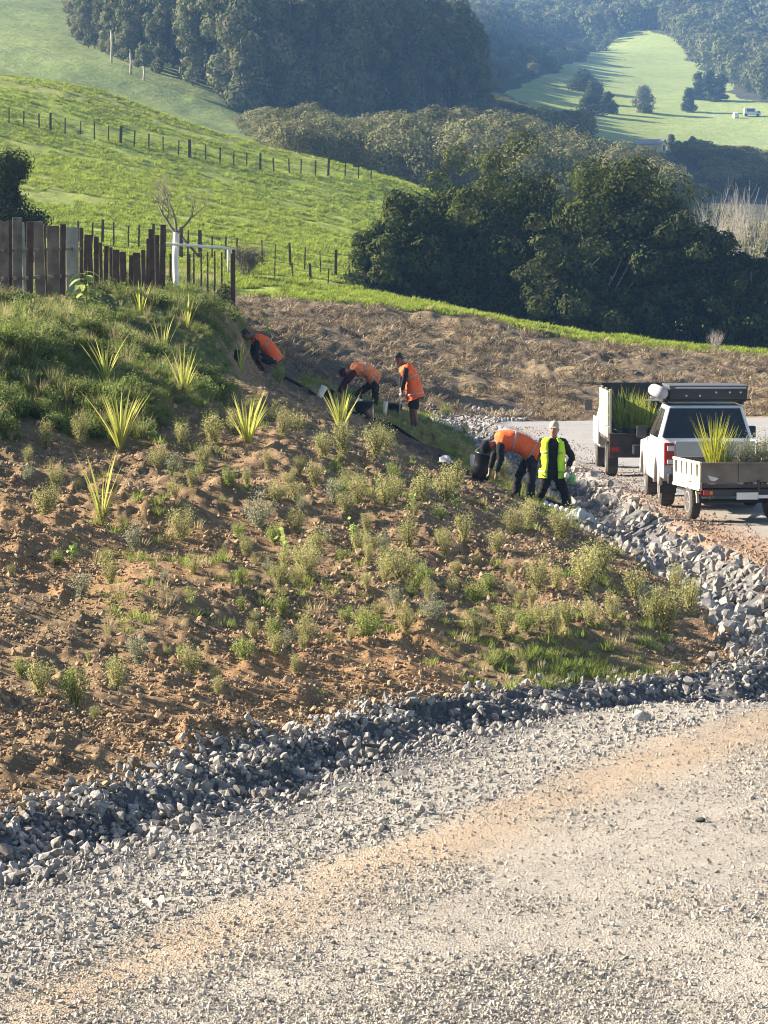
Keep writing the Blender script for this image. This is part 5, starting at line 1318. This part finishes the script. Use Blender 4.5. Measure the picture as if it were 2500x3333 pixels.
# ================================================================== PEOPLE
def cloth(name, c, c2=None, scale=9, rough=.9, bumpy=.5): return plain(name, c, rough, c2, scale, 0, bumpy, .15)
skin_dark = plain('brown_skin', (.20, .105, .065), .55, (.16, .085, .055), 20); skin_mid = plain('tanned_skin', (.40, .22, .15), .55, (.34, .18, .12), 20)
black_c = cloth('black_cloth', (.016, .016, .019), (.028, .028, .032)); navy_c = cloth('navy_cloth', (.018, .022, .035), (.03, .034, .05)); maroon_c = cloth('maroon_cloth', (.085, .025, .04), (.05, .018, .028))
camo_c = cloth('camouflage_cloth', (.045, .05, .035), (.015, .016, .016), 14); orange_c = cloth('orange_vest_cloth', (1.0, .20, .055), (.88, .13, .04), 5, .8, .9); yellow_c = cloth('yellow_vest_cloth', (.62, .95, .05), (.50, .86, .04), 5, .8, .9)
patch_c = cloth('patterned_orange_cloth', (1.0, .17, .045), (1.0, .42, .18), 16, .8, .9); silver_c = plain('reflective_band', (.36, .36, .36), .4, (.28, .28, .28), 10)
hair_m = plain('black_hair', (.012, .010, .010), .7, (.02, .017, .015), 30, 0, .6); cap_c = cloth('beige_cap_cloth', (.55, .48, .40), (.44, .38, .31), 12); boot_m = plain('work_boot', (.05, .035, .025), .8, (.10, .075, .055), 12, 0, .3)
eye_m = plain('dark_eye', (.01, .008, .006), .2)

def remeshed(name, mb, mat, parent, voxel, smooth=2, fold=0.0):
    """joins the overlapping forms into ONE continuous surface"""
    me = mb.mesh(name); o = bpy.data.objects.new(name, me); COL.objects.link(o)
    b = o.modifiers.new('r', 'REMESH'); b.mode = 'VOXEL'; b.voxel_size = voxel
    s = o.modifiers.new('s', 'SMOOTH'); s.iterations = smooth; s.factor = .5
    dg = bpy.context.evaluated_depsgraph_get(); new = bpy.data.meshes.new_from_object(o.evaluated_get(dg)); new.name = name
    bpy.data.objects.remove(o); bpy.data.meshes.remove(me)
    if fold:
        n = len(new.vertices); co = np.empty(n * 3); no = np.empty(n * 3); new.vertices.foreach_get('co', co); new.vertex_normals.foreach_get('vector', no)
        co = co.reshape(-1, 3); no = no.reshape(-1, 3); w = np.abs(2 * vnoise(co[:, 0] * 9 + co[:, 1] * 11, co[:, 2] * 16 + co[:, 0] * 8, 5) - 1) + .5 * vnoise(co[:, 0] * 26 + co[:, 1] * 17, co[:, 2] * 30, 6)
        new.vertices.foreach_set('co', (co + no * (w[:, None] - .6) * fold).astype(np.float32).ravel())
    new.polygons.foreach_set('use_smooth', np.ones(len(new.polygons), bool)); new.materials.clear(); new.materials.append(mat)
    return mobj(name, new, None, parent)

def smooth_path(P, k=3):
    out = []
    for i in range(len(P) - 1):
        a, b, c, d = P[max(i - 1, 0)], P[i], P[i + 1], P[min(i + 2, len(P) - 1)]
        for j in range(k):
            t = j / k; out.append(.5 * ((2 * b) + (c - a) * t + (2 * a - 5 * b + 4 * c - d) * t * t + (3 * b - a - 3 * c + d) * t ** 3))
    out.append(P[-1]); return out
def lerps(vals, n): return [float(np.interp(i / (n - 1), np.linspace(0, 1, len(vals)), vals)) for i in range(n)]

def hand(mb, w, d, out_dir, grip):
    """palm, four unequal bent fingers and a thumb from the side of the palm"""
    d = d.normalized(); s = (out_dir - d * out_dir.dot(d)).normalized(); nrm = d.cross(s).normalized()
    mb.loft([(w, s, nrm, .026, .020), (w + d * .03, s, nrm, .036, .018), (w + d * .075, s, nrm, .042, .016), (w + d * .095, s, nrm, .038, .013)], 10)
    for k, ln in enumerate((.068, .078, .072, .056)):
        b = w + d * .085 + s * (-.030 + .020 * k); p1 = b + d * ln * .45 + nrm * ln * .15 * grip; p2 = p1 + d * ln * .25 * (1 - .5 * grip) + nrm * ln * .35 * grip; p3 = p2 + d * ln * .2 * (1 - grip) + nrm * ln * .25 * grip
        mb.tube([b - d * .02, b, p1, p2, p3], [.010, .0100, .0095, .009, .0075], 7)
    b = w + d * .035 - s * .030; mb.tube([b + s * .012, b - s * .012 + d * .015, b - s * .022 + d * .04 + nrm * .012, b - s * .014 + d * .065 + nrm * .022 * (1 + grip)], [.014, .013, .011, .009], 7)

def person(label, anchor, J, lat, face, look, skin, legs, shirt, vest, band, hat, hatmat, open_front=False, arch_up=0.0, grip=.6, tail=.10, build=1.0):
    px0, py0 = anchor; g = hit(nh, px0, py0); s = FOC / g.y
    g.z = float(near_h(g.x, g.y))
    o = empty('person', g, 0, label, 'person')
    def V(j): return Vector(((j[0] - px0) / s, j[2] if len(j) > 2 else 0.0, (py0 - j[1]) / s))
    K = {k: V(j) for k, j in J.items()}
    lat = Vector(lat).normalized(); face = Vector(face).normalized()
    P, C, Nk, H = K['pelvis'], K['chest'], K['neck'], K['head']
    ax = (C - P).normalized(); fw = lat.cross(ax).normalized(); fw = fw if fw.dot(face) > 0 else -fw      # belly side
    back = -fw
    spine = [P - ax * .10, P, P.lerp(C, .35) + back * arch_up, P.lerp(C, .7) + back * arch_up * 1.1, C, C.lerp(Nk, .6), Nk, Nk.lerp(H, .45)]
    RX = [.165, .172, .150, .165, .188, .150, .062, .056]; RY = [.118, .122, .112, .122, .122, .095, .060, .058]
    RX = [v * build for v in RX]; RY = [v * build for v in RY]
    def rings(i0, i1, dx, dy, sub=3):
        sp = smooth_path(spine, sub); n = len(sp); rx = lerps(RX, n); ry = lerps(RY, n); out = []
        for i in range(int(i0 * sub), int(i1 * sub) + 1):
            t = (sp[min(i + 1, n - 1)] - sp[max(i - 1, 0)]).normalized(); u = (lat - t * lat.dot(t)).normalized(); v = t.cross(u)
            out.append((sp[i], u, v, rx[i] + dx, ry[i] + dy))
        return out
    body = MB(); body.loft(rings(0, 7, 0, 0), 18)
    up = Vector(look); hd_up = (H - Nk).normalized().lerp(Vector((0, 0, 1)), look[3] if len(look) > 3 else .3).normalized(); f = (face - hd_up * face.dot(hd_up)).normalized(); sd = hd_up.cross(f)
    def hp(x, y, z): return H + sd * x + f * y + hd_up * z
    body.loft([(hp(0, yo, z), sd, f, rx, ry) for z, rx, ry, yo in ((-.135, .040, .045, .02), (-.11, .055, .068, .015), (-.07, .066, .085, .008), (-.02, .074, .094, 0), (.03, .077, .098, -.004), (.07, .070, .090, -.006), (.10, .050, .066, -.008), (.118, .02, .028, -.008))], 16)
    body.loft([(hp(0, .088, .022), sd, hd_up, .010, .012), (hp(0, .112, -.022), sd, hd_up, .017, .016), (hp(0, .085, -.034), sd, hd_up, .014, .010)], 8)
    body.loft([(hp(0, .072, -.062), sd, hd_up, .026, .012), (hp(0, .090, -.064), sd, hd_up, .018, .008)], 8)
    body.loft([(hp(0, .070, -.115), sd, hd_up, .022, .016), (hp(0, .086, -.110), sd, hd_up, .014, .010)], 8)
    for e in (-1, 1): body.ball(hp(e * .078, -.008, -.015), (.012, .022, .032), 8, 6, hd_up)
    sleeves = MB(); bare = {}
    for q in 'ab':
        S, E, W = K['sh_' + q], K['el_' + q], K['wr_' + q]
        path = smooth_path([C.lerp(S, .55), S, S.lerp(E, .5), E, E.lerp(W, .4), W], 3); r = lerps([.055, .062, .050, .043, .041, .028], len(path)); body.tube(path, r, 12)
        sleeves.tube(path[:-1], [v + .014 for v in r[:-1]], 12)
        hand(body, W, (W - E).normalized() * .7 + Vector(J.get('reach', (0, 0, -1))) * .3, lat * (1 if q == 'a' else -1), grip)
    trouser = MB(); boots = MB()
    for q in 'ab':
        Hp, Kn, A = K['hp_' + q], K['kn_' + q], K['an_' + q]
        path = smooth_path([Hp.lerp(P, .25) + (P - C).normalized() * -.03, Hp, Hp.lerp(Kn, .5), Kn, Kn.lerp(A, .35), A], 3); r = lerps([.085, .092, .080, .060, .058, .040], len(path)); body.tube(path, r, 14)
        n = len(path); end = n if legs[0] == 'long' else int(n * .62)
        trouser.tube(path[:end], [v + .016 + (.012 if legs[0] != 'long' and i > end - 4 else 0) + (.012 if i > n - 4 else 0) for i, v in enumerate(r[:end])], 14)
        toe = Vector((face.x, face.y, 0)); toe = toe.normalized() if toe.length > .2 else Vector((-1, 0, 0))
        sdt = Vector((0, 0, 1)).cross(toe); gz = Vector((0, 0, 1))
        for mbx, ex in ((body, 0), (boots, .010)):
            mbx.loft([(A - toe * .06 - gz * .045, sdt, gz, .036 + ex, .030 + ex), (A - gz * .04, sdt, gz, .042 + ex, .040 + ex), (A + toe * .07 - gz * .055, sdt, gz, .046 + ex, .030 + ex), (A + toe * .14 - gz * .065, sdt, gz, .042 + ex, .020 + ex), (A + toe * .175 - gz * .068, sdt, gz, .026, .014)], 10)
        boots.tube([A - gz * .05, A + (Kn - A).normalized() * .10], [.056, .056], 12)
    remeshed('body', body, skin, o, .0108, 2)
    sleeves.loft(rings(.2, 6.2, .013, .013), 18); remeshed('shirt', sleeves, shirt, o, .012, 3, .014)
    trouser.loft(rings(0, 1.6, .016, .018), 18); remeshed('trousers' if legs[0] == 'long' else 'shorts', trouser, legs[1], o, .012, 3, .016)
    boots_o = remeshed('boots', boots, boot_m, o, .012, 2)
    # vest: hangs as its own layer over the shirt, open under the arms
    vr = rings(.15, 5.7, .034, .036, 5); n = len(vr); fl = []
    for i, (c, u, v, rx, ry) in enumerate(vr):
        k = i / (n - 1); flare = tail * (1 - k) ** 2; w = 1 - .18 * sstep(.62, .95, k)
        fl.append((c, u, v, (rx + flare * .45) * w, ry + flare))
    cr = [(1 + .05 * (float(vnoise(i * .55, len(label), 3)) - .5)) for i in range(n)]
    fl = [(c, u, v, rx * k, ry * k) for (c, u, v, rx, ry), k in zip(fl, cr)]
    vm = MB(); s_ = 1 if fl[0][2].dot(fw) > 0 else -1
    if open_front:
        a0 = math.pi / 2 * s_ + .42 ; vm.loft(fl, 30, False, (a0, a0 + 2 * math.pi - .84))
    else:
        vm.loft(fl, 30, False)
    vm.V = [tuple(Vector(q) + (Vector(q) - P.lerp(C, .5)).normalized() * .026 * (float(vnoise(q[0] * 9 + q[1] * 13, q[2] * 11 + q[1] * 5, 9)) - .5)) for q in vm.V]
    vo = vm.obj('vest', vest, o, True); so_ = vo.modifiers.new('thick', 'SOLIDIFY'); so_.thickness = .010; so_.offset = 1
    if band:
        for k in (.20, .50):
            i = int(k * (n - 1)); j = i + 1; bmb = MB()
            a, b = fl[i], fl[j]; R_ = [(a[0], a[1], a[2], a[3] + .016, a[4] + .016), (a[0].lerp(b[0], .8), b[1], b[2], b[3] + .016, b[4] + .016)]
            if open_front: bmb.loft(R_, 30, False, (a0, a0 + 2 * math.pi - .84))
            else: bmb.loft(R_, 30, False)
            bo = bmb.obj('reflective_band', silver_c, vo, True); m_ = bo.modifiers.new('thick', 'SOLIDIFY'); m_.thickness = .004
    # head: eyes, hair or hat
    for e in (-1, 1):
        m = MB(); m.ball(hp(e * .031, .082, .012), .0125, 8, 6); m.obj('eye', eye_m, o, True)
    if hat == 'hair':
        m = MB(); m.loft([(hp(0, yo, z), sd, f, rx, ry) for z, rx, ry, yo in ((-.05, .070, .060, -.042), (0, .082, .085, -.022), (.04, .084, .100, -.010), (.085, .078, .098, -.008), (.118, .056, .074, -.010), (.135, .02, .03, -.010))], 16)
        remeshed('hair', m, hatmat, o, .012, 1)
    else:
        m = MB(); m.loft([(hp(0, -.006, z), sd, f, rx, ry) for z, rx, ry in ((-.01 if hat == 'beanie' else .035, .084, .106), (.05, .086, .108), (.09, .078, .098), (.12, .056, .072), (.137, .02, .03))], 16)
        if hat == 'cap': m.loft([(hp(0, .06, .040), sd, hd_up, .076, .008), (hp(0, .12, .036), sd, hd_up, .074, .007), (hp(0, .165, .024), sd, hd_up, .050, .006)], 12)
        m.obj('cap' if hat == 'cap' else 'beanie', hatmat, o, True)
    return o, K, s

w4, K4, s4_ = person('person in bright yellow vest and beige cap striding down beside the drain', (1808, 1662),
    {'head': (1803, 1392, -.02), 'neck': (1801, 1420), 'chest': (1799, 1436), 'pelvis': (1797, 1533), 'sh_a': (1764, 1434, .02), 'sh_b': (1833, 1436, -.02), 'el_a': (1751, 1484, .06), 'el_b': (1862, 1486, .05), 'wr_a': (1768, 1526, -.10), 'wr_b': (1846, 1522, -.12),
     'hp_a': (1782, 1540), 'hp_b': (1813, 1540), 'kn_a': (1770, 1582, -.05), 'kn_b': (1836, 1598, -.12), 'an_a': (1757, 1618, .16), 'an_b': (1848, 1663, -.05)}, (1, 0, 0), (-.25, -1, -.12), (0, 0, 1, .6), skin_mid, ('long', black_c), black_c, yellow_c, True, 'cap', cap_c, True, 0, .7, .06)
w3, K3, s3_ = person('person in orange vest and dark beanie bent double over a black bucket', (1715, 1638),
    {'head': (1588, 1440, -.05), 'neck': (1612, 1428), 'chest': (1636, 1420), 'pelvis': (1732, 1456), 'sh_a': (1628, 1436, -.19), 'sh_b': (1622, 1430, .19), 'el_a': (1626, 1484, -.22), 'el_b': (1606, 1480, .20), 'wr_a': (1613, 1524, -.20), 'wr_b': (1594, 1518, .14),
     'hp_a': (1733, 1466, -.11), 'hp_b': (1733, 1462, .11), 'kn_a': (1728, 1550, -.13), 'kn_b': (1688, 1540, .16), 'an_a': (1724, 1626, -.12), 'an_b': (1680, 1612, .2)}, (0, 1, 0), (-.75, -.25, -.75), (0, 0, 1, .15), skin_dark, ('long', black_c), black_c, orange_c, True, 'beanie', black_c, False, .05, .7, .02, 1.05)
w2, K2, s2_ = person('person in camouflage trousers and orange vest stooping over the bank', (1212, 1338),
    {'head': (1122, 1205, -.04), 'neck': (1142, 1200), 'chest': (1160, 1196), 'pelvis': (1222, 1226), 'sh_a': (1150, 1208, -.18), 'sh_b': (1146, 1204, .18), 'el_a': (1126, 1244, -.20), 'el_b': (1118, 1240, .18), 'wr_a': (1106, 1280, -.16), 'wr_b': (1100, 1276, .10),
     'hp_a': (1222, 1234, -.11), 'hp_b': (1222, 1232, .11), 'kn_a': (1222, 1286, -.12), 'kn_b': (1166, 1276, .14), 'an_a': (1216, 1330, -.10), 'an_b': (1180, 1326, .2)}, (0, 1, 0), (-.6, -.2, -.85), (0, 0, 1, .1), skin_mid, ('long', camo_c), maroon_c, patch_c, True, 'beanie', maroon_c, False, .07, .7, .03)
w5, K5, s5_ = person('person in orange vest and black shorts standing with a spade', (1350, 1400),
    {'head': (1297, 1175, -.02), 'neck': (1314, 1196), 'chest': (1322, 1208), 'pelvis': (1350, 1292), 'sh_a': (1322, 1212, -.18), 'sh_b': (1316, 1210, .17), 'el_a': (1314, 1250, -.20), 'el_b': (1306, 1248, .16), 'wr_a': (1308, 1282, -.10), 'wr_b': (1304, 1276, .06),
     'hp_a': (1350, 1298, -.10), 'hp_b': (1350, 1297, .10), 'kn_a': (1350, 1346, -.11), 'kn_b': (1340, 1344, .12), 'an_a': (1357, 1394, -.10), 'an_b': (1345, 1394, .16)}, (0, 1, 0), (-.85, -.25, -.5), (0, 0, 1, .45), skin_dark, ('short', black_c), black_c, orange_c, True, 'hair', hair_m, False, .03, .8, .06)
w1, K1, s1_ = person('person in orange vest crouching with bare knees among the flax', (868, 1216),
    {'head': (801, 1094, -.04), 'neck': (824, 1105), 'chest': (842, 1114), 'pelvis': (896, 1174), 'sh_a': (838, 1122, -.19), 'sh_b': (830, 1116, .18), 'el_a': (836, 1156, -.24), 'el_b': (820, 1150, .16), 'wr_a': (812, 1176, -.20), 'wr_b': (800, 1172, .10),
     'hp_a': (896, 1182, -.12), 'hp_b': (896, 1180, .12), 'kn_a': (846, 1170, -.20), 'kn_b': (836, 1166, .20), 'an_a': (866, 1208, -.16), 'an_b': (856, 1204, .18)}, (0, 1, 0), (-.75, -.3, -.65), (0, 0, 1, .35), skin_dark, ('short', black_c), black_c, orange_c, True, 'hair', hair_m, False, .05, .6, .03)

# spade of the standing worker
a = w5.location + K5['wr_a'].lerp(K5['wr_b'], .5); sp = empty('spade', (a.x - .02, a.y - .02, a.z), 0, 'spade held upright by the standing worker', 'spade')
gz = float(near_h(a.x - .05, a.y)) - a.z
m = MB(); m.tube([(.01, 0, .06), (-.02, 0, gz + .30)], .016, 8); m.tube([(.01, -.06, .06), (.01, .06, .06)], .014, 6); m.obj('handle', alu_m, sp, True)
m = MB(); m.box((-.03, 0, gz + .14), (.02, .18, .34), None, 1.0); m.obj('blade', tub_m, sp, bevel=.006)
# green plant bag in the yellow-vested worker's hand
a = w4.location + K4['wr_b']; bg = empty('plant_bag', (a.x + .04, a.y - .08, a.z - .13), 0, 'green and white plant bag hanging from the yellow-vested hand', 'bag')
m = MB(); m.tube([(0, 0, -.12), (.02, 0, -.02), (.03, 0, .06)], [.07, .085, .05], 12); m.obj('pouch', plain('green_bag', (.10, .30, .08), .5, (.30, .50, .25), 14), bg, True)
m = MB(); m.ball((-.06, -.05, .02), (.05, .04, .06), 10, 7); m.obj('root_wrap', wht_m, bg, True)
m = MB(); m.tube([(.03, 0, .05), (0, .03, .14)], .010, 6); m.obj('neck', plain('bag_neck', (.10, .30, .08), .5), bg)
